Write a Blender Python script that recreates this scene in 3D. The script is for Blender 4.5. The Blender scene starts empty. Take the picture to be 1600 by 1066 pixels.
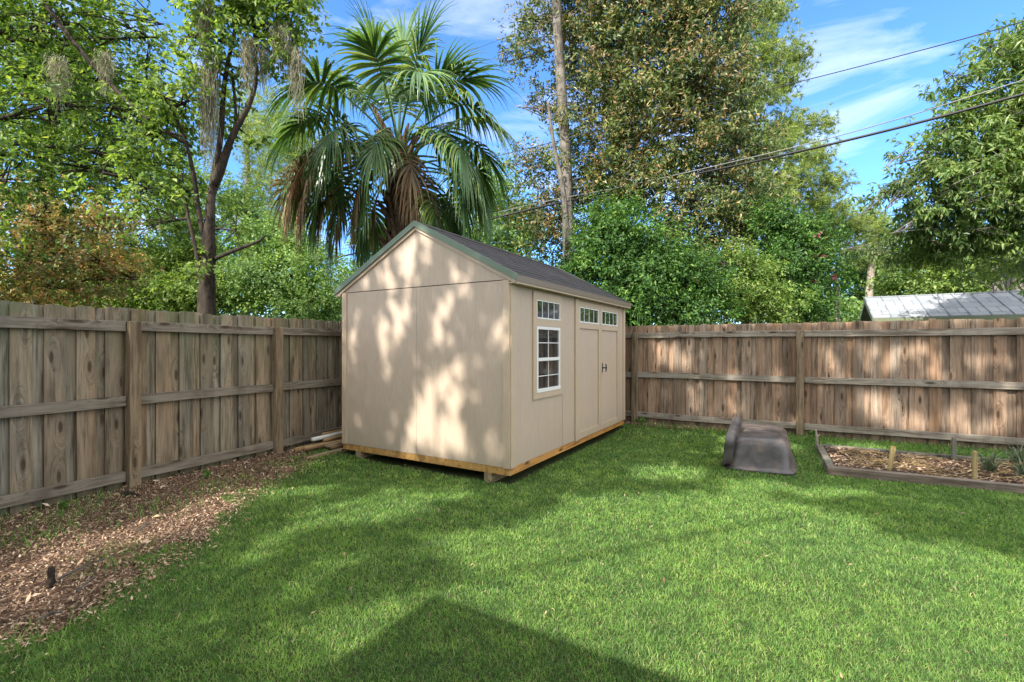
import bpy, math, random
import numpy as np
from mathutils import Vector, Matrix
random.seed(7); rng = np.random.default_rng(7)
C = bpy.context.scene.collection
R = math.radians

# ------------------------------------------------------------------ camera, sky, sun
F, YH, H = 743.0, 540.0, 1.40
cam_d = bpy.data.cameras.new('camera'); cam = bpy.data.objects.new('camera', cam_d); C.objects.link(cam)
cam.location = (0, 0, H); cam.rotation_euler = (R(90), 0, 0)
cam_d.sensor_width = 36; cam_d.lens = 36*F/1600; cam_d.shift_y = (YH-533)/1600
cam_d.clip_start = .05; cam_d.clip_end = 3000
bpy.context.scene.camera = cam

SUN_EL, SUN_AZ = 42.0, 227.0          # azimuth of the sun as an angle from +X, counter-clockwise
S = Vector((math.cos(R(SUN_AZ))*math.cos(R(SUN_EL)), math.sin(R(SUN_AZ))*math.cos(R(SUN_EL)), math.sin(R(SUN_EL))))
world = bpy.data.worlds.new('World'); bpy.context.scene.world = world; world.use_nodes = True
nt = world.node_tree; nt.nodes.clear()
sky = nt.nodes.new('ShaderNodeTexSky'); sky.sky_type = 'NISHITA'; sky.sun_disc = False
sky.sun_elevation = R(SUN_EL); sky.sun_rotation = math.atan2(S.x, S.y)
sky.air_density = 1.0; sky.dust_density = .1; sky.ozone_density = 3.2; sky.altitude = 0
tc = nt.nodes.new('ShaderNodeTexCoord'); mp = nt.nodes.new('ShaderNodeMapping'); mp.inputs['Scale'].default_value = (1.1, 1.1, 4.2)
mp.inputs['Rotation'].default_value = (0, R(12), 0)
no = nt.nodes.new('ShaderNodeTexNoise'); no.inputs['Scale'].default_value = 2.6; no.inputs['Detail'].default_value = 9; no.inputs['Roughness'].default_value = .58
no.inputs['Distortion'].default_value = .5
cr = nt.nodes.new('ShaderNodeValToRGB'); cr.color_ramp.elements[0].position = .50; cr.color_ramp.elements[1].position = .80
cr.color_ramp.elements[1].color = (.5, .5, .5, 1)
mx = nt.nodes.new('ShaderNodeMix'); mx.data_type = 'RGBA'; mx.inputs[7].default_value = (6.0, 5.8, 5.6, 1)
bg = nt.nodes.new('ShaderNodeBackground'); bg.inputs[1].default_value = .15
wo = nt.nodes.new('ShaderNodeOutputWorld')
L_ = nt.links.new
L_(tc.outputs['Generated'], mp.inputs[0]); L_(mp.outputs[0], no.inputs['Vector']); L_(no.outputs[0], cr.inputs[0])


# unseen bright cloud added overhead and behind the viewer to warm shade; wisps ahead
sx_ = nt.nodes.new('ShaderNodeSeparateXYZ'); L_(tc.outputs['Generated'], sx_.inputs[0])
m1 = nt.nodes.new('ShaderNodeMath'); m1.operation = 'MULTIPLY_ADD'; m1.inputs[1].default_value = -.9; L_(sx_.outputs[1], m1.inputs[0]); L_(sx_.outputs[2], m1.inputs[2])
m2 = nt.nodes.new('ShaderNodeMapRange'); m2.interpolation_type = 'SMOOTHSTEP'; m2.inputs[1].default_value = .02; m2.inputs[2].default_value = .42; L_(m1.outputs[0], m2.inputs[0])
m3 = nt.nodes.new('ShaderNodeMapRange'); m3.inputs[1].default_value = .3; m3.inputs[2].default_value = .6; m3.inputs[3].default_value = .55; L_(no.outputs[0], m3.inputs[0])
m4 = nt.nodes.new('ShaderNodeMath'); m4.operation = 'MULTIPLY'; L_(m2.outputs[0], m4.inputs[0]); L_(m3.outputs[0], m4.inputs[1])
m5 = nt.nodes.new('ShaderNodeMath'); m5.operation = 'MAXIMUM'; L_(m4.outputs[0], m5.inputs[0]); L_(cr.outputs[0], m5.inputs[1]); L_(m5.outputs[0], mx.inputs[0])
sat = nt.nodes.new('ShaderNodeMix'); sat.data_type = 'RGBA'; sat.blend_type = 'MULTIPLY'; sat.inputs[0].default_value = 1; sat.inputs[7].default_value = (.50, .775, 1.10, 1)
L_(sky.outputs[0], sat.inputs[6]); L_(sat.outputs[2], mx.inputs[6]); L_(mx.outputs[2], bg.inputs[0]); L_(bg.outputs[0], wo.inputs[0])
sun_d = bpy.data.lights.new('sun', 'SUN'); sun_d.energy = 3.6; sun_d.angle = R(.55); sun_d.color = (1, .93, .845)
sun = bpy.data.objects.new('sun', sun_d); C.objects.link(sun); sun.rotation_euler = S.to_track_quat('Z', 'Y').to_euler()
vs = bpy.context.scene.view_settings; vs.view_transform = 'Standard'; vs.look = 'None'; vs.exposure = 1.36; vs.gamma = 1
cy = bpy.context.scene.cycles; cy.max_bounces = 6; cy.diffuse_bounces = 3; cy.transmission_bounces = 4; cy.transparent_max_bounces = 8; cy.glossy_bounces = 2

# ------------------------------------------------------------------ helpers
def tag(o, label=None, cat=None, group=None, kind=None):
    if label: o['label'] = label
    if cat: o['category'] = cat
    if group: o['group'] = group
    if kind: o['kind'] = kind
    return o
def empty(name, loc=(0, 0, 0), rz=0, label=None, cat=None, group=None):
    o = bpy.data.objects.new(name, None); C.objects.link(o); o.location = loc; o.rotation_euler = (0, 0, rz)
    o.empty_display_size = .1
    return tag(o, label, cat, group)
def npmesh(name, verts, faces, mat, parent=None, smooth=False):
    """verts (n,3) array; faces (m,k) array or list of lists"""
    me = bpy.data.meshes.new(name)
    if isinstance(faces, np.ndarray):
        n, m, k = len(verts), len(faces), faces.shape[1]
        me.vertices.add(n); me.vertices.foreach_set('co', np.asarray(verts, np.float32).ravel())
        me.loops.add(m*k); me.loops.foreach_set('vertex_index', faces.astype(np.int32).ravel())
        me.polygons.add(m); me.polygons.foreach_set('loop_start', np.arange(0, m*k, k, dtype=np.int32))
        me.polygons.foreach_set('loop_total', np.full(m, k, np.int32))
        me.update(calc_edges=True)
    else:
        me.from_pydata([tuple(v) for v in verts], [], faces)
    me.polygons.foreach_set('use_smooth', np.full(len(me.polygons), smooth))
    me.materials.append(mat)
    o = bpy.data.objects.new(name, me); C.objects.link(o)
    if parent: o.parent = parent
    return o
class MB:
    def __init__(s): s.v = []; s.f = []
    def add(s, vs, fs):
        b = len(s.v); s.v += [tuple(v) for v in vs]; s.f += [[i+b for i in f] for f in fs]; return s
    def box(s, x0, x1, y0, y1, z0, z1, M=None):
        vs = [Vector((x, y, z)) for z in (z0, z1) for y in (y0, y1) for x in (x0, x1)]
        if M: vs = [M @ v for v in vs]
        return s.add(vs, [[0, 2, 3, 1], [4, 5, 7, 6], [0, 1, 5, 4], [2, 6, 7, 3], [0, 4, 6, 2], [1, 3, 7, 5]])
    def prism(s, poly, axis, a, b):
        """poly 2D outline extruded along axis ('x': poly=(y,z); 'y': poly=(x,z); 'z': poly=(x,y))"""
        n = len(poly)
        def p(q, t): return {'x': (t, q[0], q[1]), 'y': (q[0], t, q[1]), 'z': (q[0], q[1], t)}[axis]
        vs = [p(q, a) for q in poly]+[p(q, b) for q in poly]
        fs = [list(range(n))[::-1], list(range(n, 2*n))]+[[i, (i+1) % n, n+(i+1) % n, n+i] for i in range(n)]
        return s.add(vs, fs)
    def tube(s, pts, rad, n=8, jit=0, cap=True):
        pts = [Vector(p) for p in pts]; k = len(pts)
        if not hasattr(rad, '__len__'): rad = [rad]*k
        base = len(s.v); up = Vector((.31, .17, .93)); ring = []
        for i, p in enumerate(pts):
            d = (pts[min(i+1, k-1)]-pts[max(i-1, 0)]).normalized()
            if i == 0:
                u = d.cross(up); u = u.normalized() if u.length > 1e-3 else Vector((1, 0, 0))
            else:
                u = (u-d*u.dot(d)).normalized()
            w = d.cross(u)
            for j in range(n):
                a = 2*math.pi*j/n; r = rad[i]*(1+random.uniform(-jit, jit))
                s.v.append(tuple(p+(u*math.cos(a)+w*math.sin(a))*r))
        for i in range(k-1):
            for j in range(n):
                a = base+i*n+j; b = base+i*n+(j+1) % n
                s.f.append([a, b, b+n, a+n])
        if cap: s.f.append([base+j for j in range(n)][::-1]); s.f.append([base+(k-1)*n+j for j in range(n)])
        return s
    def obj(s, name, mat, parent=None, smooth=False, bevel=0):
        o = npmesh(name, s.v, s.f, mat, parent, smooth)
        if bevel:
            m = o.modifiers.new('bevel', 'BEVEL'); m.width = bevel; m.segments = 2; m.limit_method = 'ANGLE'
        return o
def pw(px, py, d): return Vector(((px-800)/F*d, d, H+(YH-py)/F*d))          # a photo direction at a real distance
def gnd(px, py, z=0.): d = F*(H-z)/(py-YH); return Vector(((px-800)/F*d, d, z))
def wob(p, k):
    return (math.sin(p[0]*1.7*k+1.3)+math.sin(p[1]*2.3*k+.7)+math.sin((p[0]+p[1])*1.1*k))/3
def spline(pts, n):
    pts = [Vector(p) for p in pts]; out = []
    for i in range(len(pts)-1):
        p0, p1, p2, p3 = pts[max(i-1, 0)], pts[i], pts[i+1], pts[min(i+2, len(pts)-1)]
        for j in range(n):
            t = j/n
            out.append(.5*((2*p1)+(p2-p0)*t+(2*p0-5*p1+4*p2-p3)*t*t+(3*p1-p0-3*p2+p3)*t**3))
    out.append(pts[-1]); return out

# ------------------------------------------------------------------ materials
def newmat(name):
    m = bpy.data.materials.new(name); m.use_nodes = True; m.node_tree.nodes.clear(); return m, m.node_tree
class N:
    def __init__(s, t): s.t = t
    def __call__(s, typ, ins=None, **props):
        n = s.t.nodes.new('ShaderNode'+typ)
        for k, v in props.items(): setattr(n, k, v)
        for k, v in (ins or {}).items():
            if isinstance(v, bpy.types.NodeSocket): s.t.links.new(v, n.inputs[k])
            else: n.inputs[k].default_value = v
        return n
    def ramp(s, fac, stops, interp='LINEAR'):
        n = s.t.nodes.new('ShaderNodeValToRGB'); n.color_ramp.interpolation = interp
        e = n.color_ramp.elements
        while len(e) < len(stops): e.new(.5)
        for i, (p, c) in enumerate(stops): e[i].position = p; e[i].color = (*c, 1) if len(c) == 3 else c
        if fac is not None: s.t.links.new(fac, n.inputs[0])
        return n.outputs[0]
    def mix(s, fac, a, b, mode='MIX'):
        n = s.t.nodes.new('ShaderNodeMix'); n.data_type = 'RGBA'; n.blend_type = mode
        for i, v in ((0, fac), (6, a), (7, b)):
            if isinstance(v, bpy.types.NodeSocket): s.t.links.new(v, n.inputs[i])
            else: n.inputs[i].default_value = v if i == 0 else (*v, 1)
        return n.outputs[2]
    def math(s, op, a, b=0., c=0.):
        n = s.t.nodes.new('ShaderNodeMath'); n.operation = op
        for i, v in enumerate((a, b, c)):
            if isinstance(v, bpy.types.NodeSocket): s.t.links.new(v, n.inputs[i])
            else: n.inputs[i].default_value = v
        return n.outputs[0]
    def pos(s, scale=(1, 1, 1), off=None, coord='Object'):
        c = s('TexCoord').outputs[coord]
        if off is not None: c = s('VectorMath', {0: c, 1: off}, operation='ADD').outputs[0]
        return s('Mapping', {0: c, 3: scale}).outputs[0]
    def noise(s, vec, scale, det=4, rough=.5, dist=0):
        return s('TexNoise', {'Vector': vec, 'Scale': scale, 'Detail': det, 'Roughness': rough, 'Distortion': dist}).outputs[0]
    def rnd(s): return s('NewGeometry').outputs['Random Per Island']
    def out(s, col, rough=.6, bump=None, bs=.3, dist=.01, metal=0, spec=.5, **kw):
        ins = {'Base Color': col if isinstance(col, bpy.types.NodeSocket) else (*col, 1), 'Roughness': rough, 'Metallic': metal, 'Specular IOR Level': spec}
        b = s('BsdfPrincipled', ins)
        for k, v in kw.items(): b.inputs[k].default_value = v
        if bump is not None:
            s.t.links.new(s('Bump', {'Height': bump, 'Strength': bs, 'Distance': dist}).outputs[0], b.inputs['Normal'])
        s('OutputMaterial', {0: b.outputs[0]})
        return b

def wood(name, light, dark, tint=None, grain='Z', rowvar=.28, knots=True, rough=.85, green=0., foot=None):
    m, t = newmat(name); n = N(t)
    r = n.rnd()
    off = n('CombineXYZ', {0: n.math('MULTIPLY', r, 37.), 1: n.math('MULTIPLY', r, 11.), 2: n.math('MULTIPLY', r, 53.)}).outputs[0]
    st = {'Z': (1, 1, .045), 'X': (.045, 1, 1)}[grain]; ks = {'Z': (1, 1, .28), 'X': (.28, 1, 1)}[grain]
    v = n.pos(st, off); vk = n.pos(ks, off)
    # broad growth bands, strongly stretched along the board, bent round the knots
    sk = n('SeparateXYZ', {0: vk}).outputs
    vk2 = n('CombineXYZ', {0: sk[0], 1: sk[2]}).outputs[0]
    kn = n('TexVoronoi', {'Vector': vk2, 'Scale': 3.6, 'Randomness': 1.}, voronoi_dimensions='2D').outputs['Distance']
    kv = n('TexVoronoi', {'Vector': vk2, 'Scale': 5.6, 'Randomness': 1.}, voronoi_dimensions='2D')
    kn = n.math('ADD', kv.outputs['Distance'], n.math('MULTIPLY', n.math('GREATER_THAN', n('SeparateColor', {0: kv.outputs['Color']}).outputs[0], .5), 1.))
    kmask = n.ramp(kn, [(0., (1, 1, 1)), (.06, (.95, .95, .95)), (.085, (.35, .35, .35)), (.14, (0, 0, 0))])
    kbend = n.ramp(kn, [(0., (1, 1, 1)), (.34, (0, 0, 0))])
    vb = n('VectorMath', {0: v, 1: n('VectorMath', {0: kbend, 1: (.16, .16, .06)}, operation='MULTIPLY').outputs[0]}, operation='ADD').outputs[0]
    g1 = n.noise(vb, 26, 5, .6, .6); g2 = n.noise(vb, 95, 4, .65); g3 = n.noise(vb, 7., 2, .5)
    f = n.math('ADD', n.math('MULTIPLY', g1, .55), n.math('MULTIPLY', g2, .45))
    col = n.ramp(f, [(.40, dark), (.49, tuple(.62*a+.38*b for a, b in zip(light, dark))), (.60, light)])
    if tint: col = n.mix(n.ramp(g3, [(.42, (0, 0, 0)), (.66, (.75, .75, .75))]), col, tint)
    # every board its own tone
    tone = n.ramp(n.math('FRACT', n.math('MULTIPLY', r, 7.31)), [(0, (1-rowvar,)*3), (1, (1+rowvar*.55,)*3)])
    col = n.mix(1., col, tone, 'MULTIPLY')
    warm = n.ramp(n.math('FRACT', n.math('MULTIPLY', r, 13.7)), [(0, (.92, 1., 1.04)), (1, (1.1, .98, .86))])
    col = n.mix(1., col, warm, 'MULTIPLY')
    bl = n.noise(n.pos((1.6, 1.6, .55)), 2.6, 5, .6)
    col = n.mix(n.ramp(bl, [(.5, (0, 0, 0)), (.72, (.5, .5, .5))]), col, tuple(c*.45 for c in dark))
    stn = n.noise(n.pos({'Z': (1, 1, .09), 'X': (.09, 1, 1)}[grain], off), 17, 4, .6)
    col = n.mix(n.ramp(stn, [(.52, (0, 0, 0)), (.66, (.7, .7, .7))]), col, (dark[0]*.55, dark[1]*.5, dark[2]*.45))
    if foot is not None or green:
        drip = n.noise(n.pos((1, 1, .12)), 9, 4, .65)
        col = n.mix(n.ramp(drip, [(.5, (0, 0, 0)), (.68, (.45, .45, .45))]), col, (.12, .105, .085))
    if knots: col = n.mix(n.math('MULTIPLY', kmask, .85), col, (.045, .028, .017))
    if green:
        z = n('SeparateXYZ', {0: n('TexCoord').outputs['Object']}).outputs[2]
        gm = n('MapRange', {0: z, 1: .9, 2: 1.75}).outputs[0]
        gm = n.math('MULTIPLY', n.math('MULTIPLY', gm, n.ramp(n.noise(n.pos((1, 1, .4)), 3.2, 5, .6), [(.4, (0, 0, 0)), (.62, (1, 1, 1))])), green)
        col = n.mix(gm, col, (.13, .155, .075))
    if foot:
        z = n('SeparateXYZ', {0: n('TexCoord').outputs['Object']}).outputs[2]
        fm = n('MapRange', {0: n.math('ADD', z, n.math('MULTIPLY', n.noise(n.pos(), 6), .14)), 1: .42, 2: .12}).outputs[0]
        col = n.mix(n.math('MULTIPLY', fm, .6), col, foot)
    n.out(col, rough, f, .55, .004, spec=.25)
    return m
M = {}
M['picket_left'] = wood('weathered_pine_grey', (.365, .32, .245), (.115, .09, .064), (.30, .215, .14), green=.7, foot=(.09, .10, .045))
M['picket_right'] = wood('weathered_pine_brown', (.46, .345, .26), (.145, .10, .068), (.37, .24, .155), green=.1, foot=(.11, .085, .05))
M['rail'] = wood('rail_pine', (.33, .27, .21), (.125, .095, .065), (.26, .215, .17), grain='X', rowvar=.15)
M['rail_right'] = wood('rail_pine_pale', (.46, .385, .30), (.19, .145, .105), (.36, .31, .26), grain='X', rowvar=.15)
M['post'] = wood('post_pine', (.36, .26, .165), (.125, .085, .05), (.25, .17, .10), rowvar=.1)
M['skirt'] = wood('treated_rim_board', (.64, .37, .13), (.42, .21, .06), (.52, .28, .085), grain='X', rowvar=.1)
M['skid'] = wood('skid_wood', (.42, .32, .19), (.22, .155, .085), grain='X', rowvar=.1)
M['timber'] = wood('bed_timber', (.30, .225, .17), (.12, .085, .062), (.2, .19, .17), grain='X', rowvar=.2)
M['stake'] = wood('stake_wood', (.48, .37, .17), (.29, .2, .085), rowvar=.15, knots=False)
M['stake_grey'] = wood('grey_stake_wood', (.24, .22, .17), (.10, .09, .07), rowvar=.1, knots=False)
M['bamboo'] = wood('dry_cane', (.52, .40, .24), (.30, .20, .11), grain='X', rowvar=.3, knots=False)

def siding(name, base, groove=True):
    m, t = newmat(name); n = N(t)
    v = n.pos((1, 1, .12)); g = n.noise(v, 70, 5, .65); b = n.noise(n.pos((1, 1, .5)), 1.4, 5, .6)
    fine = n.noise(n.pos(), 260, 3, .6)
    col = n.mix(n.ramp(g, [(.35, (0, 0, 0)), (.65, (1, 1, 1))]), tuple(c*.93 for c in base), tuple(min(1, c*1.05) for c in base))
    col = n.mix(n.ramp(b, [(.45, (0, 0, 0)), (.7, (.35, .35, .35))]), col, tuple(c*k for c, k in zip(base, (.85, .83, .80))))
    z = n('SeparateXYZ', {0: n('TexCoord').outputs['Object']}).outputs[2]      # rain-splashed dirt low on the wall
    dm = n('MapRange', {0: n.math('ADD', z, n.math('MULTIPLY', n.noise(n.pos((3, 3, 1)), 5, 4), .3)), 1: .62, 2: .22}).outputs[0]
    col = n.mix(n.math('MULTIPLY', dm, .3), col, (.30, .27, .20))
    h = n.math('ADD', n.math('MULTIPLY', g, .7), n.math('MULTIPLY', fine, .3))
    gs = n('SeparateXYZ', {0: n('TexCoord').outputs['Object']}).outputs
    grv = n.math('FRACT', n.math('MULTIPLY', n.math('ADD', gs[0], gs[1]), 1/.2032)); gm = n.ramp(grv, [(0, (1, 1, 1)), (.022, (0, 0, 0))])
    if groove: col = n.mix(n.math('MULTIPLY', gm, .22), col, tuple(c*.5 for c in base)); h = n.math('SUBTRACT', h, n.math('MULTIPLY', gm, .8))
    n.out(col, .62, h, .6, .003, spec=.35)
    return m
M['siding'] = siding('beige_siding', (.515, .415, .318)); M['trim'] = siding('beige_trim', (.53, .42, .30), False)
def plain(name, col, rough=.5, var=.08, scale=30, metal=0, bump=.1, spec=.5, **kw):
    m, t = newmat(name); n = N(t); g = n.noise(n.pos(), scale, 5, .6)
    c = n.mix(g, tuple(x*(1-var) for x in col), tuple(min(1, x*(1+var)) for x in col))
    n.out(c, rough, g, bump, .003, metal=metal, spec=spec, **kw); return m
M['white'] = plain('white_vinyl', (.80, .80, .78), .4, .03)
M['black'] = plain('black_hardware', (.02, .02, .022), .4)
M['cable'] = plain('cable_rubber', (.015, .015, .017), .6); M['cable_grey'] = plain('cable_aluminium', (.20, .20, .20), .6)
M['drip'] = plain('green_grey_drip_edge', (.13, .175, .125), .5, .12, 9, metal=.35)
M['drip_brown'] = plain('taupe_drip_edge', (.26, .20, .14), .5, .1, 9, metal=.3)
M['pvc'] = plain('weathered_white_pipe', (.62, .62, .58), .5, .1, 12)
def shingle(name, a, b, sx, sy):
    m, t = newmat(name); n = N(t)
    v = n.pos((1, 1, 1), coord='Object')
    br = n('TexBrick', {'Vector': v, 'Scale': 1., 'Mortar Size': .012, 'Brick Width': sx, 'Row Height': sy, 'Color1': (*a, 1), 'Color2': (*b, 1), 'Mortar': (*[c*.35 for c in a], 1)}, offset=.37)
    g = n.noise(n.pos(), 190, 3, .7); w = n.noise(n.pos(), 2.2, 4, .6)
    c = n.mix(n.ramp(g, [(.35, (0, 0, 0)), (.7, (.6, .6, .6))]), br.outputs[0], tuple(x*1.7 for x in b))
    c = n.mix(n.ramp(w, [(.5, (0, 0, 0)), (.75, (.5, .5, .5))]), c, tuple(x*.6 for x in a))
    n.out(c, .88, n.math('ADD', n.math('MULTIPLY', br.outputs[1], -.8), g), .5, .004, spec=.3); return m
M['shingle'] = shingle('asphalt_shingle', (.042, .040, .042), (.068, .063, .064), .30, .14)
M['metal_shingle'] = shingle('pale_metal_shingle', (.17, .19, .205), (.26, .28, .295), .42, .42)
M['house_green'] = plain('green_fascia_paint', (.16, .19, .11), .6, .2, 6)
M['house_wall'] = siding('house_wall_paint', (.42, .42, .36))
m, t = newmat('window_glass'); n = N(t)
b = n('BsdfPrincipled', {'Base Color': (.018, .022, .026, 1), 'Roughness': .03, 'Specular IOR Level': .9, 'Coat Weight': .8, 'Coat Roughness': .02})
wv = n.noise(n.pos(), 3.5, 1); t.links.new(n('Bump', {'Height': wv, 'Strength': .12, 'Distance': .01}).outputs[0], b.inputs['Coat Normal'])
n('OutputMaterial', {0: b.outputs[0]}); M['glass'] = m
m, t = newmat('black_pond_plastic'); n = N(t)
g = n.noise(n.pos(), 5.5, 4, .6, .4); f2 = n.noise(n.pos(), 60, 4, .6)
c = n.ramp(g, [(.35, (.035, .031, .032)), (.52, (.075, .066, .064)), (.68, (.17, .125, .095))])
rg = n.ramp(f2, [(.3, (.33,)*3), (.7, (.55,)*3)])
n.out(c, .42, n.math('ADD', g, n.math('MULTIPLY', f2, .15)), .12, .012, spec=.8); M['plastic'] = m

def leafmat(name, stops, back=None, trans=.35, rough=.5, spec=.35, tcol=None):
    m, t = newmat(name); n = N(t)
    col = n.ramp(n.rnd(), stops)
    big = n.noise(n.pos(coord='Object'), .9, 4, .55)          # whole boughs differ a little
    col = n.mix(1., col, n.ramp(big, [(.32, (.62, .66, .7)), (.68, (1.4, 1.3, 1.05))]), 'MULTIPLY')
    front = col
    if back:
        col = n.mix(n.math('MULTIPLY', n('NewGeometry').outputs['Backfacing'], n.math('GREATER_THAN', n.ramp(n.noise(n.pos(coord='Object'), .75, 4, .6), [(.46, (.02,)*3), (.66, (.85,)*3)]), n.math('FRACT', n.math('MULTIPLY', n.rnd(), 9.7)))), col, n.mix(n.rnd(), back[0], back[1]))
    b = n('BsdfPrincipled', {'Base Color': col, 'Roughness': rough, 'Specular IOR Level': spec})
    tr = n('BsdfTranslucent', {0: n.mix(1., front, tcol or (1.5, 1.5, .7), 'MULTIPLY')})
    n('OutputMaterial', {0: n('MixShader', {0: trans, 1: b.outputs[0], 2: tr.outputs[0]}).outputs[0]})
    return m
G = lambda *s: [(p, c) for p, c in s]
LM = {
 'dark': leafmat('leaf_dark_green', G((0, (0.041, 0.090, 0.026)), (.4, (0.093, 0.179, 0.041)), (.8, (0.197, 0.319, 0.061)), (1, (0.371, 0.459, 0.102))), trans=.4),
 'lime': leafmat('leaf_lime', G((0, (0.073, 0.137, 0.039)), (.5, (0.156, 0.258, 0.065)), (.9, (0.260, 0.378, 0.104)), (1, (0.395, 0.458, 0.182))), trans=.42),
 'rust': leafmat('leaf_rust', G((0, (.12, .17, .06)), (.4, (.24, .30, .11)), (.6, (.36, .38, .17)), (.72, (.42, .27, .13)), (.9, (.52, .34, .19)), (1, (.62, .52, .34))), trans=.45, tcol=(1.5, 1.3, .8)),
 'magnolia': leafmat('leaf_magnolia', G((0, (0.043, 0.078, 0.031)), (.55, (0.098, 0.167, 0.055)), (.85, (0.216, 0.255, 0.088)), (1, (0.470, 0.353, 0.176))), back=((.34, .21, .095), (.17, .14, .06)), trans=.2, rough=.42, spec=.35),
 'holly': leafmat('leaf_bright_green', G((0, (0.028, 0.077, 0.025)), (.5, (0.061, 0.161, 0.039)), (.85, (0.122, 0.254, 0.055)), (1, (0.243, 0.376, 0.099))), trans=.35, rough=.45),
 'soft': leafmat('leaf_soft_green', G((0, (0.098, 0.196, 0.071)), (.5, (0.178, 0.312, 0.112)), (1, (0.341, 0.482, 0.203))), trans=.4),
 'pine': leafmat('pine_needles', G((0, (0.095, 0.178, 0.063)), (.5, (0.210, 0.315, 0.095)), (1, (0.441, 0.483, 0.158))), trans=.3),
 'long': leafmat('leaf_long_glossy', G((0, (0.060, 0.127, 0.042)), (.5, (0.127, 0.216, 0.063)), (.9, (0.238, 0.327, 0.119)), (1, (0.340, 0.404, 0.170))), trans=.35, rough=.42, spec=.4),
 'palm': leafmat('palm_blade', G((0, (0.050, 0.126, 0.058)), (.5, (0.092, 0.193, 0.076)), (.85, (0.168, 0.277, 0.084)), (1, (0.286, 0.336, 0.101))), trans=.28, rough=.33, spec=.6),
 'palm_dead': leafmat('dry_palm_blade', G((0, (.13, .085, .05)), (.5, (.25, .17, .11)), (1, (.42, .33, .24))), trans=.2, rough=.7, tcol=(1.2, 1.0, .8)),
 'moss': leafmat('moss_strand', G((0, (.20, .205, .165)), (1, (.38, .385, .33))), trans=.3, rough=.9, spec=.1, tcol=(1.2, 1.2, 1.)),
 'pink': leafmat('pink_petal', G((0, (.35, .06, .16)), (1, (.5, .14, .28))), trans=.3, tcol=(1.3, 1., 1.)),
 'weed': leafmat('weed_leaf', G((0, (0.049, 0.140, 0.028)), (1, (0.140, 0.294, 0.063))), trans=.35),
 'spiky': leafmat('grey_green_blade', G((0, (0.098, 0.140, 0.098)), (1, (0.224, 0.280, 0.182))), trans=.15),
}
def bark(name, a, b, sc=9):
    m, t = newmat(name); n = N(t); v = n.pos((1, 1, .3)); g = n.noise(v, sc, 7, .7, .8); h = n.noise(v, sc*4, 5, .6)
    p = n.noise(n.pos(), 2.6, 3)
    c = n.ramp(g, [(.35, a), (.62, b)]); c = n.mix(n.ramp(p, [(.5, (0, 0, 0)), (.65, (.6, .6, .6))]), c, tuple(min(1, x*1.45) for x in b))
    n.out(c, .9, n.math('ADD', g, n.math('MULTIPLY', h, .5)), .9, .03, spec=.2); return m
M['bark_dark'] = bark('bark_dark', (.012, .0095, .0075), (.068, .053, .041), 14); M['bark_grey'] = bark('bark_grey', (.05, .045, .038), (.21, .19, .16), 13)
M['bark_pale'] = bark('bark_pale', (.22, .18, .14), (.46, .39, .32), 5); M['bark_palm'] = bark('palm_boot', (.05, .034, .022), (.20, .14, .09), 14)

# ------------------------------------------------------------------ layout constants
SH = Vector((-.0202, 4.7257, 0)); SA = R(59.3); SL, SW = 3.68, 2.44
LFo, LFa = Vector((-3.9, 3.4324, 0)), R(64.0)
RFo, RFa = Vector((2.3, 8.0569, 0)), R(-29.9)
LMAX, RMIN = 7.116, -3.557
def toloc(x, y, o, a):
    dx, dy = x-o.x, y-o.y; return dx*math.cos(a)+dy*math.sin(a), -dx*math.sin(a)+dy*math.cos(a)
def gz(x, y):
    """ground height; rises a few centimetres towards the fences"""
    x = np.asarray(x, float); y = np.asarray(y, float)
    dl = -toloc(x, y, LFo, LFa)[1]; dr = -toloc(x, y, RFo, RFa)[1]
    f = lambda d: np.clip(1-d/1.5, 0, 1)**1.5
    lx = toloc(x, y, SH, SA); near_sh = np.clip(1-np.hypot(lx[0]-1.2, lx[1]-1)/2.6, 0, 1)
    z = .115*f(np.maximum(dl, 0))*(1-.5*near_sh)+.07*f(np.maximum(dr, 0))
    w = (np.sin(x*1.3+.4)*np.sin(y*1.1+2)+.5*np.sin(x*3.1)*np.sin(y*2.7+1))*.012
    fade = np.exp(-((x+.02)**2+(y-4.9)**2)/2.)
    return z+w*(1-fade)
YB = np.array([-1., 2.237, 2.476, 2.889, 3.355, 4.0, 4.62, 5.5, 5.85, 6.2]); XB = np.array([-2.6, -2.41, -2.30, -2.275, -2.30, -2.44, -2.49, -2.46, -2.62, -3.4])
def mulch_edge(y): return np.interp(y, YB, XB)
BEDo, BEDa = Vector((3.43, 5.17, 0)), R(-28.0); BEDL, BEDW = 3.1, 1.36
def region(x, y):
    """0 none, 1 lawn, 2 mulch"""
    x = np.asarray(x, float); y = np.asarray(y, float)
    ins = (toloc(x, y, LFo, LFa)[1] < -.02) & (toloc(x, y, RFo, RFa)[1] < -.02)
    w = .09*np.sin(y*5.1+x*2)+.06*np.sin(y*11.3)+.05*np.sin(y*23+x*9)
    mul = x < mulch_edge(y)+w
    rr = toloc(x, y, RFo, RFa); mul2 = (rr[1] > -.20-.06*np.sin(rr[0]*4.)) & (rr[0] < 1.9)
    sx, sy = toloc(x, y, SH, SA); shed = (sx > -.0) & (sx < SL) & (sy > .0) & (sy < SW)
    back = (sx > 0) & (sy >= SW)
    bx, by = toloc(x, y, BEDo, BEDa); bed = (bx > 0) & (by > 0) & (by < BEDW) & (bx < BEDL)
    r = np.where(mul | mul2 | back, 2, 1); r = np.where(ins & ~shed & ~bed, r, 0)
    return r

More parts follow.
